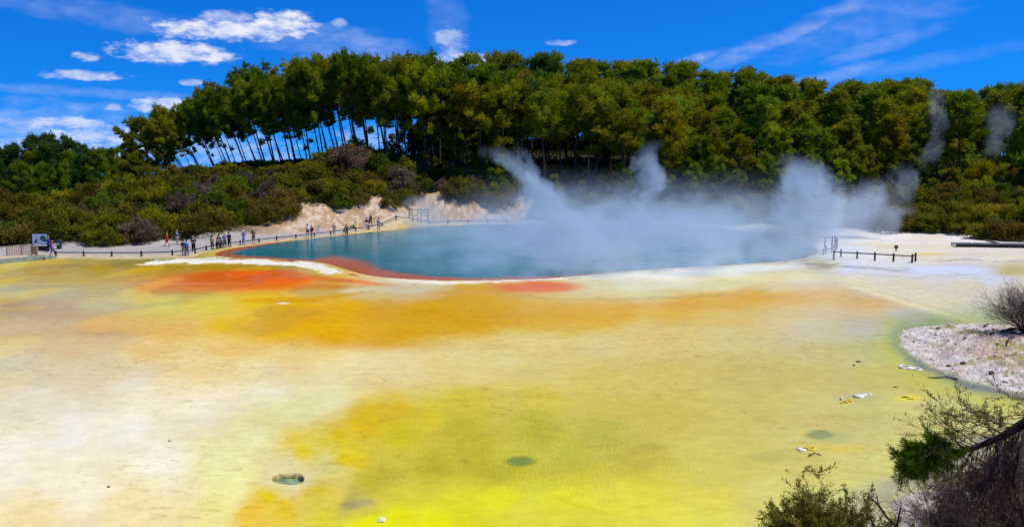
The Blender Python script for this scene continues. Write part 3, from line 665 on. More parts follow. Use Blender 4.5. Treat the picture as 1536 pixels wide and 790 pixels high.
def pine_proto(seed, h=16.0, bare=.5, width=3.4, kind='tall'):
    rng = np.random.default_rng(seed); r = random.Random(seed)
    tb = MB()
    k1, k2 = r.uniform(-.5, .5), r.uniform(-.4, .4)
    def tp(t): return Vector((k1 * math.sin(t * 2.6) * .8, k2 * math.sin(t * 2.2) * .8, t * h))
    n = 9; r0 = h * .0105
    tb.tube([tp(i / n) - Vector((0, 0, .6 if i == 0 else 0)) for i in range(n + 1)], [r0 * (1.15 if i == 0 else 1 - .82 * i / n) for i in range(n + 1)], 6)
    C, D, T, S = [], [], [], []
    def spray(c, sz, d, tone, m):
        """a flat plate of needles with upturned shoots"""
        uu = rng.normal(0, 1, (m, 3)); uu /= np.linalg.norm(uu, axis=1, keepdims=True)
        C.append(c + uu * (rng.uniform(.1, 1, (m, 1)) ** .6) * sz * np.array([1, 1, .42])); D.append(uu * np.array([.8, .8, .2]) + d * .4 + np.array([0, 0, .8])); T.append(np.clip(tone + rng.normal(0, .13, m), 0, 1))
        for _ in range(r.randint(3, 5)):
            k = r.uniform(.5, 1.0) * sz * 1.8; q = 11
            cc = c + np.array([r.uniform(-1, 1) * sz * .8, r.uniform(-1, 1) * sz * .8, sz * .1])
            v = rng.uniform(0, 1, q); wd = (1 - v) * .16 * sz + .03
            C.append(cc + np.stack([rng.normal(0, 1, q) * wd, rng.normal(0, 1, q) * wd, v * k], 1)); D.append(np.stack([rng.normal(0, .4, q), rng.normal(0, .4, q), np.ones(q)], 1)); T.append(np.clip(tone + .18 + rng.normal(0, .1, q), 0, 1))
    def shoot(p, L, wd, tone):
        """a pointed leader: short whorls that narrow to a tip"""
        nq = max(3, int(L / .45))
        for i in range(nq):
            u = i / nq; rr = wd * (1 - u) ** .9 + .1
            for a in np.arange(r.random() * 2, 6.28, 6.28 / 4):
                c = np.array(p) + np.array([math.cos(a) * rr * .6, math.sin(a) * rr * .6, u * L]); q = 15
                C.append(c + rng.normal(0, 1, (q, 3)) * np.array([.22, .22, .13]) * (.5 + rr)); D.append(np.tile([math.cos(a) * .6, math.sin(a) * .6, 1.0], (q, 1))); T.append(np.clip(tone + rng.normal(0, .12, q), 0, 1))
    nw = max(5, int((1 - bare) * h / {'tall': .82, 'bushy': .80, 'flat': .85}[kind]))
    ax, ay = r.uniform(-.3, .3), r.uniform(-.3, .3)          # lopsided crown
    for i in range(nw):
        t = bare + (.97 - bare) * (i + .5 * r.random()) / nw
        u = (t - bare) / (1 - bare)
        if kind == 'bushy': prof = (1 - u) ** .85 * (.6 + .4 * min(1, u * 5 + .3)) + .08
        elif kind == 'flat': prof = (.45 + .75 * math.sin(min(1, u * 1.1 + .1) * math.pi) ** .8)
        else: prof = min(1, .55 + u * 2.2) * (1.0 - .82 * u)
        nb = r.randint(3, 5); a0 = r.random() * 6.28
        for j in range(nb):
            if r.random() < .2: continue
            a = a0 + 6.283 * j / nb + r.uniform(-.4, .4)
            L = width * prof * r.choice((.5, .75, .9, 1.0, 1.15, 1.4)) * (1 + ax * math.cos(a) + ay * math.sin(a)) + .2
            rise = r.uniform(.0, .5) + .6 * u - (.12 if u < .2 else 0)
            p0 = tp(t); d = Vector((math.cos(a), math.sin(a), rise)); d.normalize()
            p1 = p0 + d * L * .55; p2 = p1 + (d + Vector((0, 0, .5))) * L * .5
            tb.tube([p0, p1, p2], [r0 * .32 * (1 - .6 * u), r0 * .2 * (1 - .6 * u), .012], 3, cap=False)
            tone = min(1, max(0, r.gauss(.5, .26)))
            nl_ = max(1, int(round(L * 1.15)))
            for q in range(nl_):
                f = 1.0 - .62 * q / nl_
                pc = (p0.lerp(p1, f / .55) if f < .55 else p1.lerp(p2, (f - .55) / .47))
                side = Vector((-d.y, d.x, 0)) * (r.uniform(-1, 1) * L * .30 * (q > 0))
                sz = r.uniform(.42, .68) * (h / 16) ** .4
                spray(np.array(pc + side), sz, np.array(d), tone + r.uniform(-.1, .1), int(94 * sz * sz / .3))
    tops = 1 if kind != 'flat' else r.randint(2, 3)
    for q in range(tops):
        p = np.array(tp(.93 if tops == 1 else r.uniform(.86, .96))) + (0 if tops == 1 else np.array([r.uniform(-1, 1), r.uniform(-1, 1), 0]) * width * .45)
        shoot(p, h * r.uniform(.075, .12), .55, .6)
    if bare > .3:      # dead stubs and snags on the bare bole
        for q in range(r.randint(8, 15)):
            t = bare * r.uniform(.3, 1.05); a = r.random() * 6.28; p0 = tp(t); L = r.uniform(.3, 1.7)
            p1 = p0 + Vector((math.cos(a), math.sin(a), r.uniform(-.2, .4))) * L * .6
            tb.tube([p0, p1, p1 + Vector((math.cos(a + .5), math.sin(a + .5), r.uniform(-.5, .4))) * L * .4], [.035, .02, .008], 3, cap=False)
        for q in range(r.randint(1, 3)):     # a lone live branch low on the bole
            if r.random() < .45:
                t = bare * r.uniform(.55, .95); a = r.random() * 6.28; p0 = tp(t); L = r.uniform(.9, 1.9); p1 = p0 + Vector((math.cos(a), math.sin(a), .25)) * L
                tb.tube([p0, p1], [.04, .012], 3, cap=False)
                for _ in range(3): spray(np.array(p0.lerp(p1, r.uniform(.6, 1.05))) + rng.normal(0, .2, 3), .45, np.array([math.cos(a), math.sin(a), .2]), .6, 46)
    C = np.concatenate(C); D = np.concatenate(D); T = np.clip(np.concatenate(T), 0, 1)
    V, Fq, tn = leaves(C, D, .62, .105, rng, T, .33)
    me = npmesh('crown', V, Fq, LEAF); fattr(me, 'tone', tn)
    return tb.mesh('trunk', BARK), me, h

TALL = [pine_proto(s, 16, b, wd, 'tall') for s, b, wd in ((1, .50, 3.0), (2, .56, 2.7), (3, .45, 3.3), (4, .60, 2.6), (5, .52, 3.4), (6, .42, 3.0))]
FLAT = [pine_proto(s, 16, b, wd, 'flat') for s, b, wd in ((11, .56, 2.8), (12, .62, 2.4), (13, .48, 3.1), (14, .44, 2.6))]
LOW = [pine_proto(s, 14, b, wd, 'tall') for s, b, wd in ((15, .16, 3.2), (16, .24, 3.6), (17, .12, 3.0))]
BUSH = [pine_proto(s, 12, b, wd, 'bushy') for s, b, wd in ((21, .06, 3.2), (22, .1, 3.5), (23, .04, 2.9), (24, .12, 3.8))]

def scrub_proto(seed, r=1.9, h=2.3, dense=1.0, lean=0.0):
    rng = np.random.default_rng(seed); q = random.Random(seed); tb = MB()
    C, D, T = [], [], []
    nl = q.randint(15, 20)
    for i in range(nl):
        a = q.random() * 6.28; rr = r * .92 * math.sqrt(q.random()); zc = h * q.uniform(.22, .98) * (1 - .55 * (rr / r) ** 2)
        c = Vector((math.cos(a) * rr, math.sin(a) * rr, zc))
        tb.tube([(c.x * .15, c.y * .15, -.4), c * .55 + Vector((0, 0, .1)), c + Vector((0, 0, .2))], [.05, .03, .012], 3, cap=False)
        s = r * q.uniform(.20, .36); m = int(230 * dense); tone = min(1, max(0, q.gauss(.5, .25)))
        u = rng.normal(0, 1, (m, 3)); u /= np.linalg.norm(u, axis=1, keepdims=True); u[:, 2] = np.where(u[:, 2] < -.35, -u[:, 2] * .6, u[:, 2])
        rad_ = rng.uniform(.2, 1.1, (m, 1)) ** .6
        C.append(np.array(c) + u * rad_ * s * np.array([1, 1, .9])); D.append(u + np.array([0, 0, .9])); T.append(np.clip(tone + rng.normal(0, .17, m), 0, 1))
        for _ in range(5):                              # sprigs that stand out of the outline
            k = q.uniform(.25, .6); m = 14; cc = np.array(c) + np.array([q.uniform(-1, 1) * s * .8, q.uniform(-1, 1) * s * .8, s * .3]); dv = np.array([q.uniform(-.6, .6), q.uniform(-.6, .6), 1.0])
            C.append(cc + dv * rng.uniform(0, k, (m, 1)) + rng.normal(0, .05, (m, 3))); D.append(np.tile(dv, (m, 1))); T.append(np.clip(tone + .1 + rng.normal(0, .1, m), 0, 1))
    m = int(900 * dense)                                     # low skirt down to the ground
    a = rng.uniform(0, 6.28, m); rr = r * np.sqrt(rng.uniform(.25, 1.05, m))
    C.append(np.stack([np.cos(a) * rr, np.sin(a) * rr, rng.uniform(-.1, .45, m) * h], 1)); D.append(np.stack([np.cos(a), np.sin(a), np.full(m, .6)], 1)); T.append(np.clip(rng.normal(.4, .2, m), 0, 1))
    C, D, T = np.concatenate(C), np.concatenate(D), np.concatenate(T)
    V, Fq, tn = leaves(C, D, .25, .10, rng, T, .6)
    me = npmesh('foliage', V, Fq, SCRUB); fattr(me, 'tone', tn)
    return tb.mesh('stem', TWIG), me, (r, h)
SHRUBS = [scrub_proto(s, rr, hh, d) for s, rr, hh, d in ((31, 1.9, 2.2, 1), (32, 2.1, 1.9, 1), (33, 1.7, 2.5, 1), (34, 2.2, 2.3, 1.1), (35, 1.8, 2.0, .62), (36, 2.0, 2.4, .55))]

ORD = ['first', 'second', 'third', 'fourth', 'fifth', 'sixth', 'seventh', 'eighth', 'ninth', 'tenth', 'eleventh', 'twelfth', 'thirteenth', 'fourteenth', 'fifteenth', 'sixteenth', 'seventeenth', 'eighteenth', 'nineteenth', 'twentieth']
ZONES = [(-999, 62, 'behind the picket railing'), (62, 135, 'behind the map board'), (135, 215, "above the path's bend"), (215, 275, 'at the tip'),
    (275, 345, 'above the walkers'), (345, 425, 'above the straw hat'), (425, 480, 'above the lookout railing'), (480, 560, 'above the pale cliff'),
    (560, 655, 'above the notice frame'), (655, 735, 'beside the forked steam'), (735, 830, 'behind the forked steam'), (830, 925, 'past the forked steam'),
    (925, 1020, 'behind the slender steam'), (1020, 1130, 'before the thickest steam'), (1130, 1245, 'behind the thickest steam'), (1245, 1330, 'above the rail fence'),
    (1330, 1400, 'above the disc sign'), (1400, 1462, 'by the tall wisp'), (1462, 9999, 'above the far boardwalk')]
def zone(px): return next(z[2] for z in ZONES if z[0] <= px < z[1])
def label_all(items, noun):
    """items: (object, px, row words, look words); those that share row, place and look are counted from the map board's end"""
    by = {}
    for it in items: by.setdefault((it[2], zone(it[1]), it[3]), []).append(it)
    for (row, zn, look), lst in by.items():
        lst.sort(key=lambda t: t[1])
        for i, it in enumerate(lst):
            if len(lst) == 1: s = f'{look} {noun}, {row}, {zn}'
            else: s = f'{ORD[min(i, 19)]} {look} {noun}, {row}, {zn}, from map board side'
            it[0]['label'] = s

TREES = []
def pine(proto, x, y, hgt, color, lean=0.0, rz=None, leanf=0.0, group='pine trees on the hillside', bark=None, wide=1.0):
    tm, cm, h = proto
    o = empty('pine_tree', (x, y, h1(x, y) - .1), 0)
    s = hgt / h
    M = Matrix.Rotation(-lean, 3, 'Y') @ Matrix.Rotation(-leanf, 3, 'X') @ Matrix.Rotation(R.random() * 6.28 if rz is None else rz, 3, 'Z')
    o.rotation_euler = M.to_euler(); o.scale = (s * wide, s * wide, s)
    linkmesh('trunk', tm, o); c = linkmesh('crown', cm, o); c.color = (*color, 1)
    tag(o, None, 'tree', group); TREES.append(o); return o
def tint(base, v=.16):
    k = 1 + R.uniform(-v, v); return tuple(max(.002, c * k * (1 + R.uniform(-.08, .08))) for c in base)
GREEN, OLIVE, GOLD, DARK, BRIGHT, BROWN = (.140, .205, .005), (.200, .230, .004), (.240, .225, .004), (.048, .105, .012), (.205, .280, .007), (.22, .16, .012)
LOOKS = {GREEN: 'mid green', OLIVE: 'olive green', GOLD: 'golden green', DARK: 'dark green', BRIGHT: 'bright green', BROWN: 'browning'}
tree_items = []
def top_for(px, py, Y): return CAMH + Y * ((HZ - py) / F) * 1.0
SKY1 = [(215, 190), (255, 168), (285, 152), (310, 131), (345, 126), (380, 121), (430, 120), (458, 95), (500, 97), (560, 99), (600, 100), (645, 98), (680, 90), (700, 88), (760, 84), (830, 90), (900, 97), (960, 101), (1020, 101), (1060, 112), (1110, 109), (1160, 120), (1230, 126), (1300, 131), (1360, 122), (1400, 142), (1440, 146), (1480, 138), (1536, 129), (1660, 125)]
def skyl(px): return float(np.interp(px, [p[0] for p in SKY1], [p[1] for p in SKY1]))

# the leaning grove on the ridge
nrow = 3
for row in range(nrow):
    px = 268 + row * 5
    while px < 655:
        Y = 166 + row * 8 + R.uniform(-2.5, 2.5)
        lean = rad(float(np.interp(px, [268, 330, 450, 560, 650], [25, 21, 12, 7, 3])) + R.uniform(-4, 4))
        tp_px = px - (19 * math.tan(lean)) * F / Y
        x = at(px, Y, 8)[0]; zb = h1(x, Y)
        hg = (top_for(0, skyl(max(tp_px, 235)) + R.choice((0, 0, 5, 10, 18, 30, 40)) + R.uniform(-2, 3) - 2 * row, Y) - zb) / math.cos(lean)
        hg = max(9, hg); wd = 1.0 if px > 400 else .9
        base = R.choice((OLIVE, OLIVE, GREEN, GREEN, GOLD))
        o = pine(R.choice(FLAT + TALL[:2] + FLAT), x, Y, hg, tint(base), lean, group='leaning bare-trunk pines of the ridge grove', wide=wd * R.uniform(.85, 1.1))
        tree_items.append((o, px, ('grove front row', 'grove middle row', 'grove rear row')[row], LOOKS[base] + (' leaning' if lean > rad(9) else ' upright')))
        px += (R.uniform(10, 20) if row == 0 else R.uniform(19, 30)) * (1.0 if px < 440 else .9)
# big bushy pine at the grove's low end
for px, Y, hg, pr in ((226, 166, 11.4, BUSH[3]), (252, 172, 12.2, BUSH[1]), (203, 178, 9.2, BUSH[0])):
    x = at(px, Y, 5)[0]; o = pine(pr, x, Y, hg, tint(OLIVE, .08), rad(5), wide=1.12, group='bushy pines at the end of the grove'); tree_items.append((o, px, 'grove foot', 'bushy olive green'))
# the forest on the hill
rows = [(160, 12.5, 0), (168, 13.5, 0), (177, 14.5, 1), (187, 15, 1), (198, 15.5, 2), (210, 15.5, 2), (223, 16, 3), (238, 16, 3), (252, 16.5, 3)]
for ri, (Yr, hh, rw) in enumerate(rows):
    px = 640 + R.uniform(0, 20) + (18 if ri > 5 else 0)
    if ri < 1: px = 700
    while px < 1600:
        Y = Yr + R.uniform(-4, 4) - (10 if px > 1420 else 0) * (ri < 4)
        x = at(px, Y, 8)[0]; zb = h1(x, Y)
        lim = top_for(0, skyl(px) + R.uniform(-1, 7), Y) - zb
        hg = hh * R.uniform(.85, 1.15)
        high = px < 1010 and ri < 4
        if high: hg = R.uniform(17.2, 20.0) - (1.5 if px > 900 else 0)
        if rw == 3 or (ri == 5 and R.random() < .4): hg = lim if lim < 24 else 20
        hg = min(hg, lim)
        if not (ri < 3 and 1465 < px < 1500 and R.random() < .8) and hg > 7:
            base = R.choice((OLIVE, OLIVE, GREEN, GREEN, GOLD, DARK) if px < 900 else (OLIVE, OLIVE, GREEN, GOLD, GOLD, GREEN, BRIGHT))
            if R.random() < .04 and rw < 2: base = BROWN
            pr = R.choice(TALL[:2] + TALL[3:5] + FLAT[:2]) if high else R.choice(LOW if (ri >= 4 or R.random() < .45) else TALL + FLAT[2:])
            o = pine(pr, x, Y, hg, tint(base), rad(R.uniform(-3, 5)), group='pine trees of the hill forest', wide=R.uniform(1.05, 1.3) if high else R.uniform(1.15, 1.5))
            tree_items.append((o, px, ('forest foot', 'lower slope', 'upper slope', 'skyline')[rw], LOOKS[base]))
        px += R.uniform(40, 58) * (165 / Yr) ** .5 * (.8 if high else 1.2)
# small bright pines under the forest edge
for px, Y, hg in ((758, 158, 6), (832, 156, 5.5), (872, 155, 4.6), (905, 157, 5.6), (938, 156, 6.8), (985, 160, 7.5), (1042, 155, 6.2), (1078, 156, 7), (1105, 153, 5.4), (1140, 156, 6.6), (1172, 152, 5.5), (1215, 156, 6.8), (1262, 154, 6.6),
                  (1296, 157, 7.6), (1335, 160, 7), (1372, 158, 7.5), (1402, 164, 6.2), (1448, 160, 5.6), (1490, 168, 6), (1525, 172, 5.2), (690, 172, 6.5), (722, 168, 5.6)):
    x = at(px, Y, 4)[0]; base = R.choice((BRIGHT, BRIGHT, OLIVE, GREEN)); o = pine(R.choice(BUSH + FLAT[:1]), x, Y, hg * R.uniform(.9, 1.1), tint(base), group='small pines under the forest edge', wide=1.2)
    tree_items.append((o, px, 'under the forest', 'small ' + LOOKS[base]))
for px, Y, hg in ((612, 190, 8.5), (630, 186, 7.5), (648, 192, 9.5), (664, 188, 8), (684, 184, 8.5), (700, 192, 9), (722, 188, 8), (742, 183, 7), (590, 192, 5.5), (672, 200, 11), (640, 200, 10), (712, 202, 11)):
    x = at(px, Y, 9)[0]; base = R.choice((GREEN, OLIVE, DARK)); o = pine(R.choice(BUSH), x, Y, hg, tint(base), group='small pines under the forest edge', wide=1.1)
    tree_items.append((o, px, 'among the trunks', 'small ' + LOOKS[base]))
# darker wood behind the map board
SKY2 = [(-120, 232), (-40, 228), (0, 226), (22, 216), (60, 206), (105, 206), (140, 226), (165, 221), (190, 236), (240, 240)]
for ri, (Yr, n) in enumerate(((148, 0), (162, 0), (178, 1), (196, 1))):
    px = -70 + R.uniform(0, 12)
    while px < 212 - (30 if ri == 0 else 0):
        Y = Yr + R.uniform(-4, 4); x = at(px, Y, 3)[0]; zb = h1(x, Y)
        lim = top_for(0, float(np.interp(px, [p[0] for p in SKY2], [p[1] for p in SKY2])) + R.uniform(-3, 6), Y) - zb
        hg = lim if ri >= 2 else min(lim, R.uniform(6, 8) if ri == 0 else R.uniform(7.5, 9.5))
        base = DARK if ri >= 2 else R.choice((GREEN, DARK, GREEN))
        o = pine(R.choice(BUSH), x, Y, max(hg, 4.5), tint(base), group='dense pines of the dark wood', wide=1.15 if ri < 2 else 1.0)
        tree_items.append((o, px, ('wood edge', 'wood middle', 'wood back', 'wood rear')[ri], 'dense ' + LOOKS[base]))
        px += R.uniform(24, 36)
label_all(tree_items, 'pine')

# the scrub on the slopes
shrub_items = []
SOL, SBR, SGY, SYE, SGN = (.165, .165, .006), (.170, .130, .014), (.185, .135, .080), (.25, .245, .005), (.105, .150, .007)
SLOOK = {SOL: 'olive', SBR: 'brownish', SGY: 'twiggy grey', SYE: 'yellow green', SGN: 'dark green'}
def shrub(px, Y, s, base, rowname, zs=1.0, dz=-.15, pid=None, group='manuka shrubs on the slopes'):
    st, fo, (r_, h_) = SHRUBS[pid if pid is not None else (R.randint(4, 5) if base == SGY else R.randint(0, 4))]
    x = at(px, Y, 2)[0]; o = empty('manuka_shrub', (x, Y, h1(x, Y) + dz), R.random() * 6.28)
    o.scale = (s * R.uniform(.9, 1.15), s * R.uniform(.9, 1.15), s * zs * R.uniform(.85, 1.15))
    linkmesh('stem', st, o); c = linkmesh('foliage', fo, o); c.color = (*tint(base, .2), 1)
    tag(o, None, 'shrub', group); shrub_items.append((o, px, rowname, SLOOK[base])); return o
def foot(px): return float(np.interp(px, _ck, [FOOT[k] for k in _ck]))
def pick(px):
    if px < 120: return R.choice((SOL, SOL, SGN, SBR, SYE, SYE))
    if px < 800: return R.choice((SOL, SOL, SOL, SYE, SBR, SBR, SGY, SYE, SGN))
    return R.choice((SOL, SOL, SYE, SYE, SBR, SGN))
SR = ('slope foot', 'low slope', 'mid slope', 'high slope')
for ri, off in enumerate((2.2, 7, 12.5, 18.5, 25, 32, 39.5, 47)):
    px = -40 + R.uniform(0, 20)
    while px < 1580:
        f = foot(px); mx = float(np.interp(px, [-60, 60, 200, 280, 450, 640, 700, 800, 1100, 1280, 1380, 1560], [34, 36, 46, 50, 43, 32, 22, 11, 10, 24, 44, 52]))
        step = (3.7 + .12 * ri) * F / (f + off) * R.uniform(.72, 1.2)
        if off > mx: px += step; continue
        oo = off + R.uniform(-1.8, 1.8)
        cl = 335 < px < 800
        if cl: oo += 3.6 + (2.0 if R.random() < .4 else 0)
        if cl and ri == 0 and R.random() < .2: px += step; continue
        if 604 < px < 650 and ri == 0: px += step; continue
        if 432 < px < 478 and ri == 0: oo += 3
        s = R.uniform(.75, 1.35) * (1.15 if ri < 2 else 1.05)
        if 1180 < px < 1330 and ri < 2: s *= .8
        shrub(px, f + oo, s, pick(px), SR[min(3, ri // 2)], zs=.72 if (250 < px < 480 and ri > 4) else 1.0)
        px += step
# particular clumps: the rounded bush by the path, the mound before the grove, bushes that hang over the cliff
for px, Y, s, b in ((157, 105.5, 1.05, SOL), (140, 107, .8, SOL), (190, 108, .9, SBR), (172, 107.5, .75, SYE), (218, 110, 1.0, SBR), (300, 114.5, 1.15, SBR), (322, 117, 1.2, SBR), (352, 124, 1.25, SGN), (372, 126, 1.2, SBR), (395, 126, 1.1, SBR), (425, 128.5, 1.1, SBR), (436, 129.5, .8, SOL),
                    (520, 158, 2.0, SGY), (500, 160, 1.6, SBR), (545, 160, 1.7, SGY), (533, 163, 1.9, SBR), (1505, 113, 1.25, SBR), (1480, 114.5, 1.0, SOL), (1530, 112, 1.2, SBR), (1440, 121, 1.2, SOL), (1400, 123, 1.15, SOL), (1360, 125, 1.0, SOL), (755, 151, 1.3, SBR), (735, 152, 1.2, SOL), (700, 151.5, 1.0, SBR), (674, 151, .8, SBR), (585, 137.8, .9, SBR), (538, 136.6, 1.0, SBR), (514, 134.6, .8, SGN)):
    shrub(px, Y, s, b, 'standing forward' if Y < 150 else 'tall mound')
label_all(shrub_items, 'manuka shrub')

# ground cover between the shrubs, uncountable
rng = np.random.default_rng(5); C = []
nn_ = 120000
pxs = rng.uniform(-60, 1600, nn_); off = rng.uniform(0, np.where(pxs > 640, 115, 60), nn_); Ys = np.interp(pxs, _ck, [FOOT[k] for k in _ck]) + 1.0 + off
cl_ = (pxs > 340) & (pxs < 800); Ys = np.where(cl_, Ys + 5.5, Ys)
Xs = (pxs - CX) / F * (Ys * cp); Zs = H(Xs, Ys)
C = np.stack([Xs, Ys, Zs + rng.uniform(0, .8, nn_)], 1)
V, Fq, tn = leaves(C, np.tile([0, 0, 1.0], (nn_, 1)), .5, .3, rng, np.clip(rng.normal(.4, .25, nn_), 0, 1), .7)
ug = npmesh('undergrowth', V, Fq, SCRUB); fattr(ug, 'tone', tn); o = linkmesh('undergrowth', ug); o.color = (.060, .060, .010, 1)
tag(o, 'low fern and heath growing between the shrubs of the hillside', 'undergrowth', kind='stuff')
print('trees', len(TREES), 'shrubs', len(shrub_items))
# ------------------------------------------------------------------ people
SKIN = plain('skin', (.42, .26, .18), .6, .1)
HAIRM = {'dark': plain('dark_hair', (.02, .015, .012), .7, .2), 'grey': plain('grey_hair', (.35, .33, .3), .8, .2), 'fair': plain('fair_hair', (.35, .22, .09), .7, .2)}
_cl = {}
def cloth(c):
    if c not in _cl: _cl[c] = plain('cloth', c, .9, .18, 8, spec=.1)
    return _cl[c]
BLACK, NAVY, BLUE, CYAN, RED, PURPLE, LILAC, GRN, KHAKI, WHITE, GREY, PINK, DENIM, TAN, BROWNC, SKYB = (.014, .014, .018), (.015, .022, .06), (.025, .06, .30), (.03, .30, .42), (.50, .022, .02), (.16, .05, .24), (.36, .22, .48), (.26, .42, .10), (.22, .17, .08), (.68, .68, .68), (.2, .2, .22), (.52, .10, .22), (.06, .10, .22), (.38, .28, .17), (.10, .055, .03), (.20, .36, .62)
def skinned(name, verts, edges, rads, m, parent, sub=1):
    me = bpy.data.meshes.new(name); me.from_pydata([tuple(v) for v in verts], edges, []); me.update()
    o = linkmesh(name, me, parent)
    md = o.modifiers.new('skin', 'SKIN'); md.use_smooth_shade = True
    sv = me.skin_vertices[0].data
    for i, r_ in enumerate(rads):
        sv[i].radius = (r_, r_) if not isinstance(r_, tuple) else r_; sv[i].use_root = (i == 0)
    if sub: s_ = o.modifiers.new('sub', 'SUBSURF'); s_.levels = sub; s_.render_levels = sub
    me.materials.append(m); return o
def person(px, py, hgt, facing, label, top, legs, hair='dark', pose='stand', hat=None, pack=None, skirt=None, sleeves=True, shorts=False, Y=None, z=None):
    """facing: degrees, 0 looks at the camera, 90 looks to +X"""
    x, y, _ = G(px, py, .1)
    zz = h1(x, y) if z is None else z
    o = empty('person', (x, y, zz), rad(facing)); s = hgt / 1.75; o.scale = (s, s, s)
    tag(o, label, 'person', 'visitors on the path')
    k = {}
    def V(*a): return Vector(a)
    pel, spi, che, nec, hd, ht = V(0, 0, .95), V(0, 0, 1.13), V(0, 0, 1.33), V(0, .01, 1.48), V(0, -.02, 1.58), V(0, -.01, 1.70)
    hipx, kn, an = .095, .5, .07
    stride = .26 if pose == 'walk' else .03
    L = [V(-hipx, 0, .9), V(-hipx - .01, -stride * .6, kn), V(-hipx - .02, -stride, an), V(-hipx - .02, -stride - .16, .035)]
    Rg = [V(hipx, 0, .9), V(hipx + .01, stride * .35 - .04 * (pose == 'walk'), kn), V(hipx + .02, stride, an + .05 * (pose == 'walk')), V(hipx + .02, stride - .16, .035)]
    aL = [V(-.19, .01, 1.40), V(-.25, .03 + .08 * (pose == 'walk'), 1.13), V(-.24, -.06 + .2 * (pose == 'walk'), .90), V(-.235, -.09 + .22 * (pose == 'walk'), .80)]
    aR = [V(.19, .01, 1.40), V(.25, .03 - .08 * (pose == 'walk'), 1.13), V(.24, -.08 - .12 * (pose == 'walk'), .92), V(.235, -.11 - .14 * (pose == 'walk'), .82)]
    if pose == 'photo':
        aL = [V(-.19, .0, 1.40), V(-.30, -.14, 1.22), V(-.11, -.30, 1.50), V(-.06, -.33, 1.56)]
        aR = [V(.19, .0, 1.40), V(.30, -.14, 1.22), V(.11, -.30, 1.50), V(.06, -.33, 1.56)]
    if pose == 'hold':
        aL = [V(-.19, .0, 1.40), V(-.27, -.03, 1.14), V(-.10, -.24, 1.12), V(-.04, -.29, 1.13)]
        aR = [V(.19, .0, 1.40), V(.27, -.03, 1.14), V(.10, -.24, 1.12), V(.04, -.29, 1.13)]
    if pose == 'sit':
        d = V(0, 0, -.72); pel, spi, che, nec, hd, ht = [p + d + V(0, .05 * i, 0) for i, p in enumerate((pel, spi, che, nec, hd, ht))]
        L = [V(-.1, 0, .17), V(-.12, -.42, .45), V(-.12, -.62, .08), V(-.12, -.78, .04)]; Rg = [V(.1, 0, .17), V(.14, -.48, .38), V(.16, -.8, .08), V(.16, -.95, .05)]
        aL = [p + d for p in aL]; aR = [p + d for p in aR]; aL[2] = V(-.2, -.3, .42); aL[3] = V(-.15, -.38, .42); aR[2] = V(.25, .2, .2); aR[3] = V(.26, .24, .08)
    if pose == 'lean':
        for p in (spi,): p.y -= .08
        for p in (che, nec): p.y -= .26; p.z -= .08
        for p in (hd, ht): p.y -= .36; p.z -= .14
        for a in (aL, aR):
            for p in a: p.y -= .27; p.z -= .1
            a[2].y -= .12; a[3].y -= .16
    body = [pel, spi, che, nec, hd, ht] + L + Rg + aL + aR
    E = [(0, 1), (1, 2), (2, 3), (3, 4), (4, 5), (0, 6), (6, 7), (7, 8), (8, 9), (0, 10), (10, 11), (11, 12), (12, 13), (2, 14), (14, 15), (15, 16), (16, 17), (2, 18), (18, 19), (19, 20), (20, 21)]
    lg, am = [.085, .058, .04, .042], [.062, .044, .03, .04]
    rads = [(.14, .10), (.125, .09), (.15, .10), .055, (.095, .105), (.06, .07)] + lg + lg + am + am
    skinned('body', body, E, rads, SKIN, o)
    tp_ = [che, spi, pel + V(0, 0, .0), nec - V(0, 0, .06), aL[0], aL[1], aR[0], aR[1]] + ([aL[2].lerp(aL[1], .15), aR[2].lerp(aR[1], .15)] if sleeves else [])
    te = [(0, 1), (1, 2), (0, 3), (0, 4), (4, 5), (0, 6), (6, 7)] + ([(5, 8), (7, 9)] if sleeves else [])
    skinned('top', tp_, te, [(.175, .125), (.155, .115), (.16, .125), .075, .082, .065, .082, .065] + ([.05, .05] if sleeves else []), cloth(top), o)
    lo_ = kn + .0 if shorts else an + .04
    f = .92 if not shorts else .0
    def cut(P):
        return [P[0], P[1]] if shorts else [P[0], P[1], P[2]]
    a_, b_ = cut(L), cut(Rg); nL = len(a_)
    tv = [pel + V(0, 0, .02)] + a_ + b_; te = [(0, 1)] + [(i, i + 1) for i in range(1, nL)] + [(0, 1 + nL)] + [(i, i + 1) for i in range(1 + nL, 2 * nL)]
    rr = [.108, .085, .062][:nL]
    skinned('skirt' if skirt else 'trousers', tv, te, [(.155, .12)] + ([r_ * (1.35 if skirt else 1) for r_ in rr]) * 2, cloth(legs), o)
    sh = MB()
    for P in (L, Rg):
        sh.tube([P[2] + V(0, .05, -.04), P[2] + V(0, 0, -.03), P[3] + V(0, 0, .01), P[3] + V(0, -.04, 0)], [.05, .062, .05, .028], 6)
    sh.build('shoes', cloth((.02, .018, .018)), o)
    hb = MB(); hc = (hd + ht) / 2
    if hat:
        hb.blob((hc.x, hc.y, hc.z + .075), (.115, .125, .085), 3, .04, 2); hb.tube([hc + V(0, 0, .055), hc + V(0, 0, .075)], [.2, .19], 12); hb.build('hat', cloth(hat), o, True)
    else:
        hb.blob((hc.x, hc.y + .025, hc.z + .045), (.112, .118, .11), 4, .06, 2)
        if hair == 'dark' and skirt: hb.blob((hc.x, hc.y + .07, hc.z - .08), (.08, .06, .13), 5, .1, 2)
        hb.build('hair', HAIRM[hair], o, True)
    if pack:
        pb = MB(); pb.blob((che.x, che.y + .2, che.z - .07), (.16, .11, .24), 6, .1, 2); pb.build('backpack', cloth(pack), o, True)
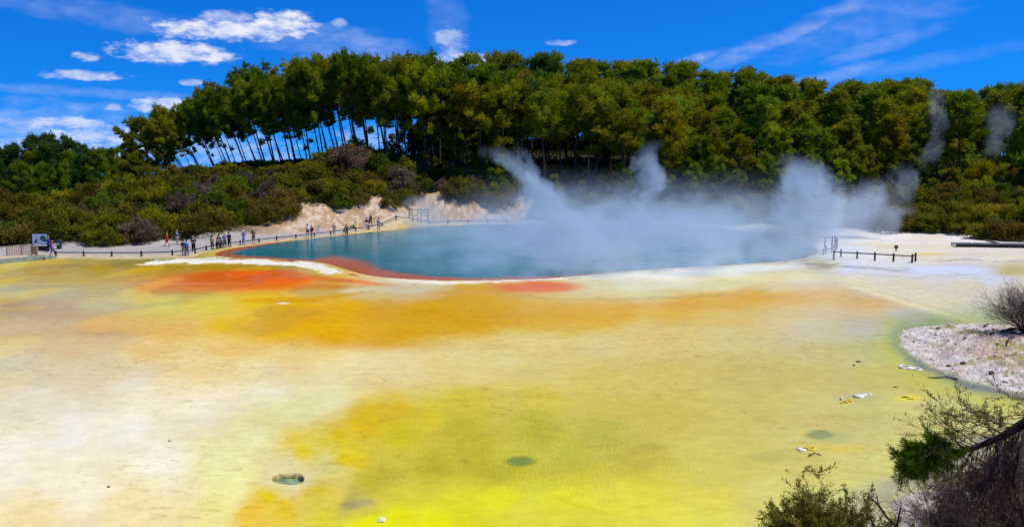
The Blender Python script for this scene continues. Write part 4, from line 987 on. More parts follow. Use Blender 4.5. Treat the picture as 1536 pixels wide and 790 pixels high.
    if pose == 'photo':
        cb = MB(); cb.box((0, -.36, 1.57), (.14, .06, .10), bev=.01); cb.tube([(0, -.39, 1.57), (0, -.46, 1.57)], .035, 8); cb.build('camera', cloth(BLACK), o)
    return o
PEOPLE = [
 (79, 382.5, 1.66, 150, 'person in a lilac top and purple trousers walking away near the map board', LILAC, (.20, .13, .36), dict(pose='walk', hat=(.5, .12, .16))),
 (73.5, 376, 1.74, 160, 'person in a blue shirt and jeans walking behind the lilac walker', BLUE, NAVY, dict(pose='walk', hair='fair')),
 (251, 368, 1.66, -70, 'person in a red dress striding along the path', RED, RED, dict(pose='walk', skirt=True, shorts=True, hair='fair')),
 (266, 365.5, 1.7, 70, 'person in a blue jacket and shorts on the far side of the path', BLUE, TAN, dict(pose='walk', shorts=True, hair='grey', pack=NAVY)),
 (275.5, 381.8, 1.74, 175, 'person in a dark top and tan trousers beside the blue backpack', NAVY, TAN, dict(hair='dark')),
 (280.5, 382.2, 1.72, 180, 'person in jeans with a large blue backpack', (.25, .3, .4), DENIM, dict(hair='dark', pack=(.03, .16, .36))),
 (290.5, 376, 1.7, 20, 'person in a black top and long black skirt holding a white scarf', BLACK, BLACK, dict(pose='hold', hair='grey', skirt=True, pack=WHITE)),
 (318.5, 373.5, 1.62, 175, 'person in a lime green jacket with black trousers at the fence', GRN, BLACK, dict(pose='hold', hair='dark')),
 (325.5, 372.3, 1.45, 150, 'person in a pink top bending over beside the lime jacket', PINK, BLACK, dict(pose='lean', hair='dark')),
 (328.5, 371.8, 1.66, 200, 'person in a navy top between the pink and cyan visitors', NAVY, BLACK, dict(hair='dark')),
 (332.5, 371, 1.35, 160, 'child sized person in a cyan top leaning on the fence', CYAN, NAVY, dict(pose='lean', hair='dark')),
 (337.3, 370.2, 1.68, 190, 'person in a lilac blue jacket and black trousers taking a photo', (.2, .2, .55), BLACK, dict(pose='photo', hair='grey')),
 (344, 369.3, 1.78, 165, 'tall person in black standing at the end of the fence group', BLACK, BLACK, dict(hair='dark', sleeves=False)),
 (365.5, 366, 1.7, 165, 'person in a blue shirt and pale blue trousers with a sun hat', (.10, .2, .62), SKYB, dict(pose='photo', hat=WHITE)),
 (380.5, 365, 1.82, 0, 'person in khaki with a straw hat raising a camera', KHAKI, (.12, .10, .05), dict(pose='photo', hat=(.55, .42, .2), shorts=True)),
 (461.5, 354.2, 1.72, -160, 'person in a white shirt and dark blue shorts by the fence', WHITE, NAVY, dict(hair='dark', shorts=True, pose='photo')),
 (467.5, 356.0, 1.62, -110, 'person in pink trousers with a dark bag beside the white shirt', BLACK, PINK, dict(hair='dark', pack=BLACK)),
 (501.5, 351, 1.6, 180, 'person in grey fading into the thin steam', (.4, .36, .33), (.34, .3, .28), dict(hair='dark')),
 (520, 351.5, 1.78, 0, 'person in a dark mauve coat with a shoulder bag', (.10, .07, .11), (.08, .06, .08), dict(hair='dark', pack=(.06, .04, .06))),
 (531, 343.5, 1.7, -60, 'person in a lime green top sitting on the pale bank', (.36, .5, .06), BLACK, dict(pose='sit', hair='dark')),
 (550.5, 342.5, 1.72, 10, 'person in black and white standing with a companion below the cliff', BLACK, WHITE, dict(hair='dark')),
 (556, 341.2, 1.76, -30, 'person all in black standing with legs apart below the cliff', BLACK, BLACK, dict(pose='walk', hair='dark')),
 (568, 345, 1.8, 170, 'person in a pale grey coat standing near the steam', (.42, .42, .46), (.3, .28, .3), dict(hair='dark')),
]
for px, py, hh, fc, lab, tpc, lgc, kw in PEOPLE: person(px, py, hh, fc, lab, tpc, lgc, **kw)

# ------------------------------------------------------------------ fences, boards and boardwalks
DARKWOOD = plain('dark_stained_wood', (.055, .038, .028), .85, .35, 4, spec=.15)
PALEWOOD = plain('weathered_pine_wood', (.36, .24, .13), .85, .3, 4, spec=.15)
GREYWOOD = plain('grey_boardwalk_planks', (.42, .42, .44), .85, .25, 5, spec=.15)
GREENWOOD = plain('grey_green_edge_board', (.22, .26, .19), .8, .25, 3, spec=.2)
def ground_pt(px, py, z0=.1):
    x, y, _ = G(px, py, z0); return Vector((x, y, h1(x, y)))
def along(P, step):
    """points every `step` metres along a ground polyline"""
    P = [ground_pt(*p) for p in P]; out = [P[0]]; left = step
    for a, b in zip(P[:-1], P[1:]):
        d = (b - a).length; pos = 0
        while d - pos >= left:
            pos += left; q = a.lerp(b, pos / d); q.z = h1(q.x, q.y); out.append(q); left = step
        left -= d - pos
    return out
fr = empty('post_and_rail_fence', ground_pt(300, 377)); o0 = Vector(fr.location)
fp = along(FENCE_PX[1:], 3.15)
for i, p in enumerate(fp):
    m = MB(); hgt = .56 + .05 * R.random(); m.box((0, 0, hgt / 2 - .1), (.17, .17, hgt + .2), rz=R.uniform(0, .6), bev=.02); m.build('post', DARKWOOD, fr, loc=p - o0)
m = MB()
for a, b in zip(fp[:-1], fp[1:]):
    m.bar(a - o0 + Vector((0, .0, .42)), b - o0 + Vector((0, .0, .42)), .06, .10)
m.build('rail', DARKWOOD, fr)
tag(fr, 'low dark post and rail fence curving along the path by the pool', 'fence')

rf = empty('rail_fence', ground_pt(1312, 391)); o0 = Vector(rf.location)
rp = [(1250.5, 390, 1.06), (1285.5, 388, .80), (1312, 391, .90), (1340, 392.5, .88), (1368, 394, .88), (1373, 392.3, .92)]
tops = []
for px, py, hh in rp:
    p = ground_pt(px, py, 0); m = MB(); m.box((0, 0, hh / 2 - .1), (.16, .16, hh + .2), bev=.02); m.build('post', DARKWOOD, rf, loc=p - o0); tops.append(p + Vector((0, 0, hh - .24)) - o0)
p = ground_pt(1261, 385.5, 0); m = MB(); m.box((0, 0, .37), (.15, .15, .95), bev=.02); m.build('post', DARKWOOD, rf, loc=p - o0)
for a, b in ((0, 2), (2, 4), (4, 5)):
    m = MB(); q = [tops[0], tops[2], tops[4], tops[5]]; i = {0: 0, 2: 1, 4: 2}[a]; m.bar(q[i] + Vector((0, -.1, .05)), q[i + 1] + Vector((0, -.1, .05)), .05, .11); m.build('rail', DARKWOOD, rf)
tag(rf, 'brown wooden rail fence standing alone on the pale flat by the steam', 'fence')
# the handrail that starts where the crossing goes into the steam
hr = empty('handrail', ground_pt(1250, 378)); o0 = Vector(hr.location)
hps = [ground_pt(1247.5, 379, 0), ground_pt(1252, 377.5, 0), ground_pt(1255, 375.5, 0), ground_pt(1238.5, 381.5, 0), ground_pt(1235, 383, 0)]
for i, p in enumerate(hps):
    hh = (1.65, 1.75, 1.5, .9, .7)[i]; m = MB(); m.box((0, 0, hh / 2 - .1), (.12, .12, hh + .2), bev=.02); m.build('post', DARKWOOD, hr, loc=p - o0)
far_ = ground_pt(1237, 372, 0); m = MB(); m.box((0, 0, .6), (.12, .12, 1.4), bev=.02); m.build('post', DARKWOOD, hr, loc=far_ - o0)
m = MB(); m.bar(hps[1] - o0 + Vector((0, 0, 1.62)), far_ - o0 + Vector((-.5, .3, 1.22)), .05, .09); m.bar(hps[0] - o0 + Vector((0, 0, .5)), hps[4] - o0 + Vector((0, 0, .55)), .05, .09); m.bar(hps[0] - o0 + Vector((0, 0, .2)), hps[2] - o0 + Vector((0, 0, 1.35)), .05, .08)
m.build('rail', DARKWOOD, hr)
tag(hr, 'wooden handrail end half hidden in the thickest steam', 'handrail')
# small disc sign
ds = empty('disc_sign', ground_pt(1344, 376.5, 0)); m = MB(); m.box((0, 0, .1), (.12, .12, .5), bev=.02); m.build('post', DARKWOOD, ds)
m = MB(); m.tube([(0, -.05, .48), (0, .03, .48)], .23, 16); dk = m.build('disc', plain('dark_red_brown_paint', (.045, .03, .03), .6, .3), ds)
m = MB(); m.box((0, -.056, .48), (.10, .01, .16)); m.build('pictogram', plain('grey_paint', (.22, .2, .19), .7, .2), dk)
tag(ds, 'small dark round warning sign on a short post', 'sign')
# map board
mp = empty('map_board', ground_pt(61, 375)); FRM = plain('black_sign_frame', (.02, .018, .018), .7, .3); PAN = plain('white_sign_panel', (.72, .76, .80), .5, .06, 2)
mp.rotation_euler = (0, 0, rad(-6))
for sx_ in (-.98, .98):
    m = MB(); m.box((sx_, .03, .95), (.15, .15, 2.3), bev=.02); m.build('post', FRM, mp)
m = MB(); m.box((0, 0, 1.33), (1.84, .06, 1.26)); pn = m.build('panel', PAN, mp)
m = MB(); m.box((0, .04, .30), (1.84, .05, .55)); m.build('lower_board', FRM, mp)
m = MB(); m.box((0, 0, 2.0), (2.1, .16, .09)); m.build('top_rail', FRM, mp)
GRM = plain('map_green_print', (.06, .17, .05), .6, .5, 5); DGM = plain('map_dark_print', (.03, .05, .03), .6, .4, 5); CYM = plain('map_blue_print', (.05, .30, .40), .6, .2)
def patch(pts, m_, y, nm):
    q = MB(); n = len(pts); q.add([(x, y, z) for x, z in pts] + [(x, y + .004, z) for x, z in pts], [tuple(range(n)), tuple(range(2 * n - 1, n - 1, -1))] + [(i, (i + 1) % n, n + (i + 1) % n, n + i) for i in range(n)]); return q.build(nm, m_, pn)
patch([(-.72, .92), (-.3, .95), (-.28, 1.1), (-.36, 1.2), (-.34, 1.4), (-.46, 1.52), (-.5, 1.3), (-.62, 1.16)], GRM, -.036, 'map_print')
patch([(-.02, 1.24), (.12, 1.3), (.3, 1.24), (.36, 1.12), (.78, 1.1), (.74, 1.5), (.6, 1.74), (.34, 1.8), (.1, 1.62)], GRM, -.036, 'map_print')
patch([(.26, 1.12), (.5, 1.08), (.62, 1.2), (.4, 1.3)], DGM, -.042, 'map_print'); patch([(.1, 1.58), (.3, 1.72), (.5, 1.66), (.3, 1.52)], DGM, -.042, 'map_print'); patch([(-.66, .98), (-.5, 1.0), (-.5, 1.2)], DGM, -.042, 'map_print'); patch([(.3, 1.38), (.5, 1.4), (.48, 1.55), (.34, 1.52)], CYM, -.042, 'map_print')
tag(mp, 'white map board with a green printed plan in a black frame', 'map board')
# bin
bn = empty('litter_bin', ground_pt(89, 372)); GB = plain('bin_green', (.015, .045, .035), .5, .2)
m = MB(); m.tube([(0, 0, 0), (0, 0, .9)], [.27, .31], 12); m.build('body', GB, bn); m = MB(); m.tube([(0, 0, .9), (0, 0, .96), (0, 0, 1.06)], [.34, .34, .16], 12); m.build('lid', GB, bn)
m = MB(); m.box((0, -.315, .62), (.24, .02, .2)); m.build('label_plate', plain('white_label', (.7, .7, .7), .5, .05), bn)
tag(bn, 'dark green litter bin with a white plate under the bushes', 'litter bin')
# picket railing
pk = empty('picket_railing', ground_pt(34, 384)); o0 = Vector(pk.location)
ends = [ground_pt(11, 382.5), ground_pt(33, 381), ground_pt(48, 380.5), ground_pt(55.5, 383.2)]
HT = (1.02, 1.05, 1.05, 1.08)
for i, p in enumerate(ends):
    wdt = .14 if i < 3 else .24; m = MB(); m.box((0, 0, HT[i] / 2), (wdt, wdt, HT[i]), bev=.02); m.build('post', PALEWOOD, pk, loc=p - o0)
m = MB()
for a, b in zip(ends[:-1], ends[1:]):
    for zz, w_ in ((.98, .12), (.16, .07)):
        m.bar(a - o0 + Vector((0, -.02, zz)), b - o0 + Vector((0, -.02, zz)), w_, .06)
m.build('handrail', PALEWOOD, pk)
m = MB()
for a, b in zip(ends[:-1], ends[1:]):
    n = max(2, int((b - a).length / .17))
    for i in range(1, n):
        q = a.lerp(b, i / n) - o0; m.box((q.x, q.y + .04, .56), (.055, .03, .82))
m.build('slats', PALEWOOD, pk)
tag(pk, 'pale wooden picket railing at the end of the boardwalk', 'railing')
def walkway(name, pts, wid, th, label, deck, edge, zoff=.16):
    """boardwalk: deck with two edge boards following ground points"""
    e = empty(name, pts[len(pts) // 2]); o0 = Vector(e.location); dk, eb1, eb2 = MB(), MB(), MB()
    for a, b in zip(pts[:-1], pts[1:]):
        d = (b - a); d.z = 0; d.normalize(); n = Vector((-d.y, d.x, 0))
        A, B = a - o0 + Vector((0, 0, zoff)), b - o0 + Vector((0, 0, zoff))
        L = (b - a).length; k = max(1, int(L / .3))
        for i in range(k):
            p, q = A.lerp(B, i / k), A.lerp(B, (i + .93) / k)
            dk.bar(p, q, wid, .05)
        eb1.bar(A + n * wid * .5 + Vector((0, 0, -.02)), B + n * wid * .5 + Vector((0, 0, -.02)), .07, th); eb2.bar(A - n * wid * .5 + Vector((0, 0, -.02)), B - n * wid * .5 + Vector((0, 0, -.02)), .07, th)
    dk.build('planks', deck, e); eb1.build('edge_board', edge, e); eb2.build('edge_board', edge, e)
    return tag(e, label, 'boardwalk')
walkway('boardwalk', [ground_pt(x, y, .2) for x, y in ((-30, 395), (0, 391.5), (30, 388.5), (58, 386), (76, 383.6))], 1.6, .30, 'short grey green boardwalk in front of the picket railing', GREENWOOD, GREENWOOD, .17)
wk = [ground_pt(x, y, 0) for x, y in ((1430, 369.5), (1462, 369.8), (1500, 370.5), (1545, 371.3), (1610, 372.5))]
walkway('boardwalk', wk, 1.5, .30, 'long dark edged boardwalk reaching over the pale flat', GREYWOOD, plain('black_edge_board', (.03, .028, .032), .7, .3), .28)
le = MB(); q = [ground_pt(x, y, 0) + Vector((0, 0, .07)) for x, y in ((1454, 357.2), (1466, 359), (1480, 361.5), (1492, 364.5), (1502, 366.8))]
le.tube(q, .11, 8); tag(le.build('edging_log', plain('mossy_log', (.17, .14, .05), .9, .35), None, True), 'thin mossy log edging the pale path by the bushes', 'edging log')
# path furniture of the far side: notice frame in the steam
nf = empty('notice_frame', ground_pt(628, 336.5)); NFM = plain('grey_timber_frame', (.11, .11, .10), .85, .3); PNL = plain('faded_notice', (.45, .42, .46), .6, .25)
for xx in (-1.45, -.12, .35, 1.45):
    m = MB(); m.box((xx, 0, .95), (.16, .16, 2.3), bev=.02); m.build('post', NFM, nf)
for zz, a, b in ((1.98, -1.6, 1.6), (1.05, -1.45, -.12), (1.05, .35, 1.45)):
    m = MB(); m.box(((a + b) / 2, -.03, zz), (b - a, .1, .13)); m.build('beam', NFM, nf)
for xx, wv, zz, col_ in ((-1.05, .34, 1.5, PNL), (.8, .55, 1.55, plain('white_blue_notice', (.55, .62, .62), .6, .2))):
    m = MB(); m.box((xx, -.06, zz), (wv, .03, .5)); m.build('notice', col_, nf)
tag(nf, 'double timber notice frame seen through the steam below the cliff', 'notice frame')
lr = empty('lookout_railing', (0, 0, 0)); a = atp(440, 301, 136.5); b = atp(472, 297.5, 138.5); lr.location = a; o0 = Vector(a)
m = MB(); m.bar(Vector((0, 0, 0)), b - o0, .08, .12); m.build('handrail', GREENWOOD, lr)
for t in (0.02, .38, .99):
    q = o0.lerp(b, t); zb = h1(q.x, q.y) - .3; m = MB(); m.box((q.x - o0.x, q.y - o0.y, (zb - q.z) / 2 + (q.z - o0.z)), (.11, .11, max(.8, q.z - zb))); m.build('post', GREENWOOD, lr)
tag(lr, 'grey green lookout railing in the scrub above the cliff', 'railing')
mk = empty('marker_post', ground_pt(478, 347)); m = MB(); m.box((0, 0, .45), (.12, .12, .9), bev=.02); m.build('post', GREYWOOD, mk); m = MB(); m.box((0, -.08, .82), (.26, .04, .22)); m.build('plate', GREYWOOD, mk); tag(mk, 'short grey marker post on the path below the lookout', 'marker post')
kb = MB(); q = [atp(128, 366.5, 106), atp(137, 366.2, 106.3)]
q = [ground_pt(127, 369), ground_pt(140, 367.5)]; kb.bar(q[0] + Vector((0, 0, .12)), q[1] + Vector((0, 0, .12)), .3, .25); tag(kb.build('bench_log', PALEWOOD), 'pale squared log lying at the back of the path', 'log')

# ------------------------------------------------------------------ crust mounds, stones and sticks on the flats
CRW = plain('white_sinter_crust', (.66, .63, .56), .9, .2, 9, bump=.6); CRY = plain('sulphur_yellow_crust', (.66, .50, .03), .9, .25, 9, bump=.5); CRB = plain('grey_brown_crust', (.14, .11, .075), .9, .4, 9, bump=.6)
def mound(name, label, cat, bits, m, group=None):
    """bits: px, py, rx, ry(m), h"""
    x, y, _ = G(*bits[0][:2]); mb = MB()
    for i, (px, py, rx, ry, hh) in enumerate(bits):
        X, Y, _ = G(px, py); mb.blob((X - x, Y - y, hh * .2), (rx, ry, hh), int(px) + i, .38, 2)
    o = mb.build(name, m, None, True, (x, y, h1(x, y))); return tag(o, label, cat, group)
def ring(name, label, px, py, rx, ry, hh, m, seed):
    x, y, _ = G(px, py); mb = MB(); r_ = random.Random(seed); n = 22; pts = []; rr = []
    for i in range(n + 1):
        a = 6.283 * (i % n) / n; k = 1 + .16 * math.sin(3 * a + seed) + .1 * math.sin(5 * a + seed * 2)
        pts.append((rx * k * math.cos(a), ry * k * math.sin(a), .0 + hh * .3 * (.5 + .5 * math.sin(4 * a)))); rr.append(hh * (.7 + .5 * abs(math.sin(2.3 * (i % n) + seed))))
    mb.tube(pts, rr, 6, False); return tag(mb.build(name, m, None, True, (x, y, h1(x, y))), label, 'crust')
ring('sinter_ring', 'pair of pale crust rings by the dark shore of the spit', 1358, 550, .30, .32, .07, CRW, 3)
ring('sinter_ring', 'second pale crust ring joined to the one by the spit', 1372, 552.5, .32, .26, .06, CRW, 5)
ring('sulphur_ring', 'yellow ringed vent with a dark hole near the green vent', 1216, 672, .17, .16, .05, CRY, 7)
mound('sinter_mound', 'long white crust mound in the middle of the shallow water', 'crust', [(1288, 594, .26, .2, .10), (1296, 591.8, .2, .16, .08), (1304, 591.5, .12, .14, .08)], CRW)
mound('sulphur_mound', 'yellow crust mound in front of the long white one', 'crust', [(1269, 602.5, .14, .14, .08), (1275, 600.5, .13, .12, .08), (1263, 604.5, .08, .1, .06)], CRY)
mound('sinter_stone', 'small dark and white stone behind the yellow crust mound', 'stone', [(1262, 598.5, .07, .08, .12)], CRW)
mound('sinter_mound', 'flat white crust beside the yellow ringed vent', 'crust', [(1203, 674.5, .17, .12, .06), (1199, 672.5, .12, .08, .05)], CRW)
mound('crust_patch', 'brown broken crust in front of the yellow ringed vent', 'crust', [(1217, 681, .08, .07, .04), (1222, 679, .06, .06, .05), (1227, 680, .07, .06, .04), (1214, 683, .05, .05, .03), (1230, 681.5, .06, .05, .03)], CRB)
mound('dark_stone', 'dark slab lying in the bright yellow spot', 'stone', [(1358, 595, .20, .07, .05), (1366, 597.5, .15, .05, .03)], CRB)
mound('dark_stone', 'dark stone low in the water upshore of the white mound', 'stone', [(1288, 542, .16, .14, .06)], CRB)
mound('dark_stone', 'small dark stone just below the upshore one', 'stone', [(1281, 547.5, .08, .07, .06)], CRB)
mound('dark_stone', 'flat dark stone above the bright yellow spot', 'stone', [(1344, 579.5, .13, .10, .04)], CRB)
mound('dark_stone', 'brown pebble above the olive bush', 'stone', [(1180, 704, .05, .05, .04)], CRB)
mound('dark_stone', 'dark pebble on the white flat', 'stone', [(254, 660.5, .05, .05, .05)], CRB)
mound('dark_stone', 'brown pebble on the cream flat below the white', 'stone', [(163, 729.5, .06, .05, .05)], CRB)
sf = MB(); x, y, _ = G(571, 781.5)
for (a, b, c, d) in (((-.10, 0, .0), (-.03, .02, .13), (.02, .0, .05), (-.02, -.05, .0)), ((-.02, 0, .04), (.05, .03, .11), (.12, .0, .06), (.04, -.05, .02)), ((.03, .02, .0), (.1, .05, .09), (.13, .02, .02), (.07, -.03, .0))):
    A, B, C_, D_ = [Vector(v) for v in (a, b, c, d)]; up = Vector((.012, .03, .02)); sf.add([A, B, C_, D_, A + up, B + up, C_ + up, D_ + up], [(0, 1, 2, 3), (7, 6, 5, 4), (0, 4, 5, 1), (1, 5, 6, 2), (2, 6, 7, 3), (3, 7, 4, 0)])
tag(sf.build('sinter_shard', plain('bright_white_sinter', (.8, .78, .75), .8, .1), None, False, (x, y, .0)), 'broken white shard standing in the bright yellow water', 'stone')
def stick(label, pts, r0, m=TWIG):
    P = [Vector((*G(a, b)[:2], 0)) for a, b in pts]
    P = [Vector((p.x, p.y, h1(p.x, p.y) + .05 + .04 * (i % 2))) for i, p in enumerate(P)]; o0 = P[0]; mb = MB(); mb.tube([p - o0 for p in P], [r0 * (1 - .7 * i / len(P)) for i in range(len(P))], 6)
    return tag(mb.build('fallen_stick', m, None, True, o0), label, 'stick')
stick('thin dark stick reaching into the water from the spit', [(1436, 569), (1420, 566), (1404, 566.5), (1392, 567)], .05)
stick('dead branch lying across the stones of the spit', [(1534, 514), (1515, 516), (1500, 515), (1485, 521)], .11)
stick('shorter dead stick beside the branch on the spit', [(1522, 519), (1505, 520), (1490, 516)], .07)
stick('forked driftwood stick on the pink ground of the spit', [(1530, 527), (1512, 530), (1508, 536)], .06)
st = []
for i in range(34):
    r_ = random.Random(200 + i)
    for _ in range(60):
        px, py = r_.uniform(1352, 1535), r_.uniform(488, 580); X, Y, _z = G(px, py)
        if polydist(np.array([X]), np.array([Y]), LAND)[0] > .25: break
    s = r_.uniform(.07, .17); mb = MB(); mb.blob((0, 0, s * .3), (s, s * r_.uniform(.7, 1), s * .6), i, .3, 1)
    k = r_.random(); o = mb.build('stone', CRB if k < .45 else CRW, None, False, (X, Y, h1(X, Y)))
    tag(o, ('dark stone' if k < .45 else 'pale stone') + ' scattered on the gravel spit', 'stone', 'dark stones on the spit' if k < .45 else 'pale stones on the spit')
# gravel, uncountable
gv = MB(); r_ = random.Random(9); gx = np.random.default_rng(9)
V, Fq = [], []
npb = 9000; px = gx.uniform(1290, 1560, npb); py = gx.uniform(486, 800, npb)
d = np.array([G(a, b)[:2] for a, b in zip(px, py)]); ld = polydist(d[:, 0], d[:, 1], LAND); keep = ld > -.25; d = d[keep]
zz = H(d[:, 0], d[:, 1]); s = gx.uniform(.02, .075, len(d)) * np.where(d[:, 1] > 38, 1.1, .7)
base = np.array([[1, 0, 0], [0, 1, 0], [-1, 0, 0], [0, -1, 0], [0, 0, .8]])
P = d3 = np.stack([d[:, 0], d[:, 1], zz], 1)
V = (P[:, None, :] + base[None] * s[:, None, None] * gx.uniform(.6, 1.2, (len(d), 5, 1))).reshape(-1, 3)
fq = np.array([[0, 1, 4], [1, 2, 4], [2, 3, 4], [3, 0, 4]]); Fq = (np.arange(len(d))[:, None, None] * 5 + fq[None]).reshape(-1, 3)
gme = npmesh('gravel', V, Fq, None)
gm_, nt, out = newmat('gravel_stones'); b = nd(nt, 'ShaderNodeBsdfPrincipled'); a = nd(nt, 'ShaderNodeAttribute'); a.attribute_name = 'tone'
nt.links.new(mixc(nt, a.outputs['Fac'], (.17, .12, .085), (.72, .63, .52)), b.inputs['Base Color']); b.inputs['Roughness'].default_value = .95; nt.links.new(b.outputs[0], out.inputs[0]); gme.materials.append(gm_)
fattr(gme, 'tone', np.repeat(gx.random(len(d)) ** .8, 5)); tag(linkmesh('gravel', gme), 'pale gravel strewn over the spit and the shore', 'gravel', kind='stuff')

# ------------------------------------------------------------------ the near plants
MANUKA = foliage_mat('manuka_leaves', .3); BARKD = plain('dark_manuka_bark', (.045, .034, .03), .95, .4, 9, spec=.1, bump=.4)
def grow(tb, tw, p, d, L, r0, depth, r_, tips, droop=0.0, split=3, wob=.25):
    """a branch that wanders and forks; thick ones go to tb, thin ones to tw"""
    n = 5; P = [Vector(p)]; dd = Vector(d).normalized(); rr = []
    for i in range(n):
        dd = (dd + Vector((r_.uniform(-wob, wob), r_.uniform(-wob, wob), r_.uniform(-wob, wob) - droop))).normalized(); P.append(P[-1] + dd * L / n)
    (tb if r0 > .012 else tw).tube(P, [max(.0028, r0 * (1 - .6 * i / n)) for i in range(n + 1)], 6 if r0 > .02 else 3, cap=False)
    if depth == 0: tips.append((P, dd)); return
    for k in range(split + (r_.random() < .4)):
        t = r_.uniform(.35, 1.0); i = min(n - 1, int(t * n)); q = P[i].lerp(P[i + 1], t * n - i)
        nd_ = (dd + Vector((r_.uniform(-.8, .8), r_.uniform(-.8, .8), r_.uniform(-.6, .7)))).normalized()
        grow(tb, tw, q, nd_, L * r_.uniform(.5, .8), r0 * .5, depth - 1, r_, tips, droop, split, wob)
    tips.append((P[n // 2:], dd))
def leafup(tips, rng, per, L, W, keep=1.0, spread=.6, sc=.02):
    C, D, T = [], [], []
    for P, dd in tips:
        if rng.random() > keep: continue
        m = per; t = rng.uniform(.0, 1.05, m) * (len(P) - 1); i = np.clip(t.astype(int), 0, len(P) - 2); f = t - i
        A = np.array([list(p) for p in P]); c = A[i] + (A[i + 1] - A[i]) * f[:, None] + rng.normal(0, sc, (m, 3))
        C.append(c); D.append(np.array(dd)[None] + np.array([0, 0, .35]) + np.zeros((m, 3))); T.append(np.clip(rng.uniform(.2, .8) + rng.normal(0, .15, m), 0, 1))
    C, D, T = np.concatenate(C), np.concatenate(D), np.concatenate(T)
    return leaves(C, D, L, W, rng, T, spread)
HEATH = plain('purple_grey_twigs', (.135, .09, .085), .9, .4, 5.0, spec=.1)
def near_shrub(name, label, px, py, Y, stems, L, col_, seed, fan, depth=3, per=26, leafL=.055, leafW=.016, keep=1.0, droop=0.0, group=None, zb=None, up=1.0, split=3):
    r_ = random.Random(seed); rng = np.random.default_rng(seed); base = atp(px, py, Y); zg = h1(base.x, base.y) if zb is None else zb
    o = empty(name, (base.x, base.y, zg - .05)); tb, tw, tips = MB(), MB(), []
    for i in range(stems):
        d = Vector((r_.uniform(-fan, fan), r_.uniform(-fan, fan) * .8, up * r_.uniform(.7, 1.1)))
        grow(tb, tw, (r_.uniform(-.12, .12), r_.uniform(-.12, .12), 0), d, L * r_.uniform(.7, 1.1), .022, depth, r_, tips, droop, split)
    tb.build('stem', BARKD, o); tw.build('twigs', TWIG if per else HEATH, o)
    if per:
        V, Fq, tn = leafup(tips, rng, per, leafL, leafW, keep); me = npmesh('foliage', V, Fq, MANUKA); fattr(me, 'tone', tn); f = linkmesh('foliage', me, o); f.color = (*col_, 1)
    tag(o, label, 'shrub'); return o
near_shrub('manuka_shrub', 'olive manuka bush with fanned stems at the bottom edge of the yellow water', 1230, 800, 15.5, 20, 1.2, (.22, .19, .02), 301, 1.0, 3, 46, .06, .02)
near_shrub('manuka_shrub', 'thin sprigs of the low bush behind the olive manuka', 1172, 806, 15.0, 5, .45, (.24, .19, .04), 302, .9, 2, 22)
near_shrub('manuka_shrub', 'yellow green bush among bare sticks by the near shore', 1318, 800, 16.5, 6, .55, (.28, .26, .03), 303, .7, 2, 26)
near_shrub('twiggy_shrub', 'grey leafless heath shrub on the near stony shore', 1392, 775, 19.0, 16, .75, (.2, .15, .13), 304, 1.0, 3, 0)
near_shrub('manuka_shrub', 'small green shrub at the edge of the near stones', 1412, 768, 17.5, 8, .5, (.2, .2, .02), 305, .8, 2, 26)
near_shrub('manuka_shrub', 'dull green shrub growing in the dark tangle of twigs', 1452, 735, 18.0, 12, .95, (.2, .19, .03), 306, .9, 3, 26)
near_shrub('twiggy_shrub', 'purple grey leafless bush at the edge of the spit', 1538, 514, 50.0, 70, 1.75, (.2, .15, .13), 307, 1.0, 3, 0, split=4)
near_shrub('manuka_shrub', 'olive shrub leaning out below the spit', 1548, 672, 22.0, 9, 1.5, (.19, .19, .02), 308, .9, 3, 24, .08, .026)
near_shrub('twiggy_shrub', 'tangled dry shrub filling the dark corner under the tree', 1505, 800, 15.0, 34, 1.15, (.2, .15, .13), 309, 1.0, 3, 0, split=5)
near_shrub('manuka_shrub', 'olive leafy shrub between the dry twigs and the bare black branch', 1440, 800, 15.5, 10, .7, (.2, .18, .03), 312, .9, 3, 24)
near_shrub('manuka_shrub', 'brown green shrub crowding the edge behind the leaning trunk', 1530, 720, 17.0, 14, 1.1, (.17, .14, .03), 313, .9, 3, 26)
near_shrub('manuka_shrub', 'dark leafy shrub under the leaning tree trunk', 1535, 775, 15.5, 12, 1.2, (.12, .12, .02), 310, .9, 3, 30)
near_shrub('twiggy_shrub', 'brown dry heath beside the yellow green bush', 1352, 803, 16.0, 10, .5, (.2, .15, .13), 311, 1.0, 3, 0)
# the bare dead branch
db = empty('dead_branch', atp(1340, 815, 15.0)); o0 = Vector(db.location); o0.z = h1(o0.x, o0.y); db.location = o0; m = MB()
def q3(px, py, Y): return atp(px, py, Y) - o0
m.tube([Vector((0, 0, 0)), q3(1345, 790, 15), q3(1330, 775, 15), q3(1318, 757, 15), q3(1298, 737, 15.1)], [.03, .028, .024, .018, .006], 6)
m.tube([q3(1345, 790, 15), q3(1349, 770, 15), q3(1353, 752, 14.9)], [.022, .014, .005], 6); m.tube([q3(1318, 757, 15), q3(1316, 745, 15), q3(1313, 738, 15)], [.012, .008, .004], 5)
m.tube([Vector((-.1, 0, 0)), q3(1310, 785, 14.8), q3(1302, 772, 14.8), q3(1293, 763, 14.8)], [.026, .02, .016, .006], 6)
m.build('limb', BARKD, db, True); tag(db, 'bare black forked branch sticking up beside the olive bush', 'dead branch')
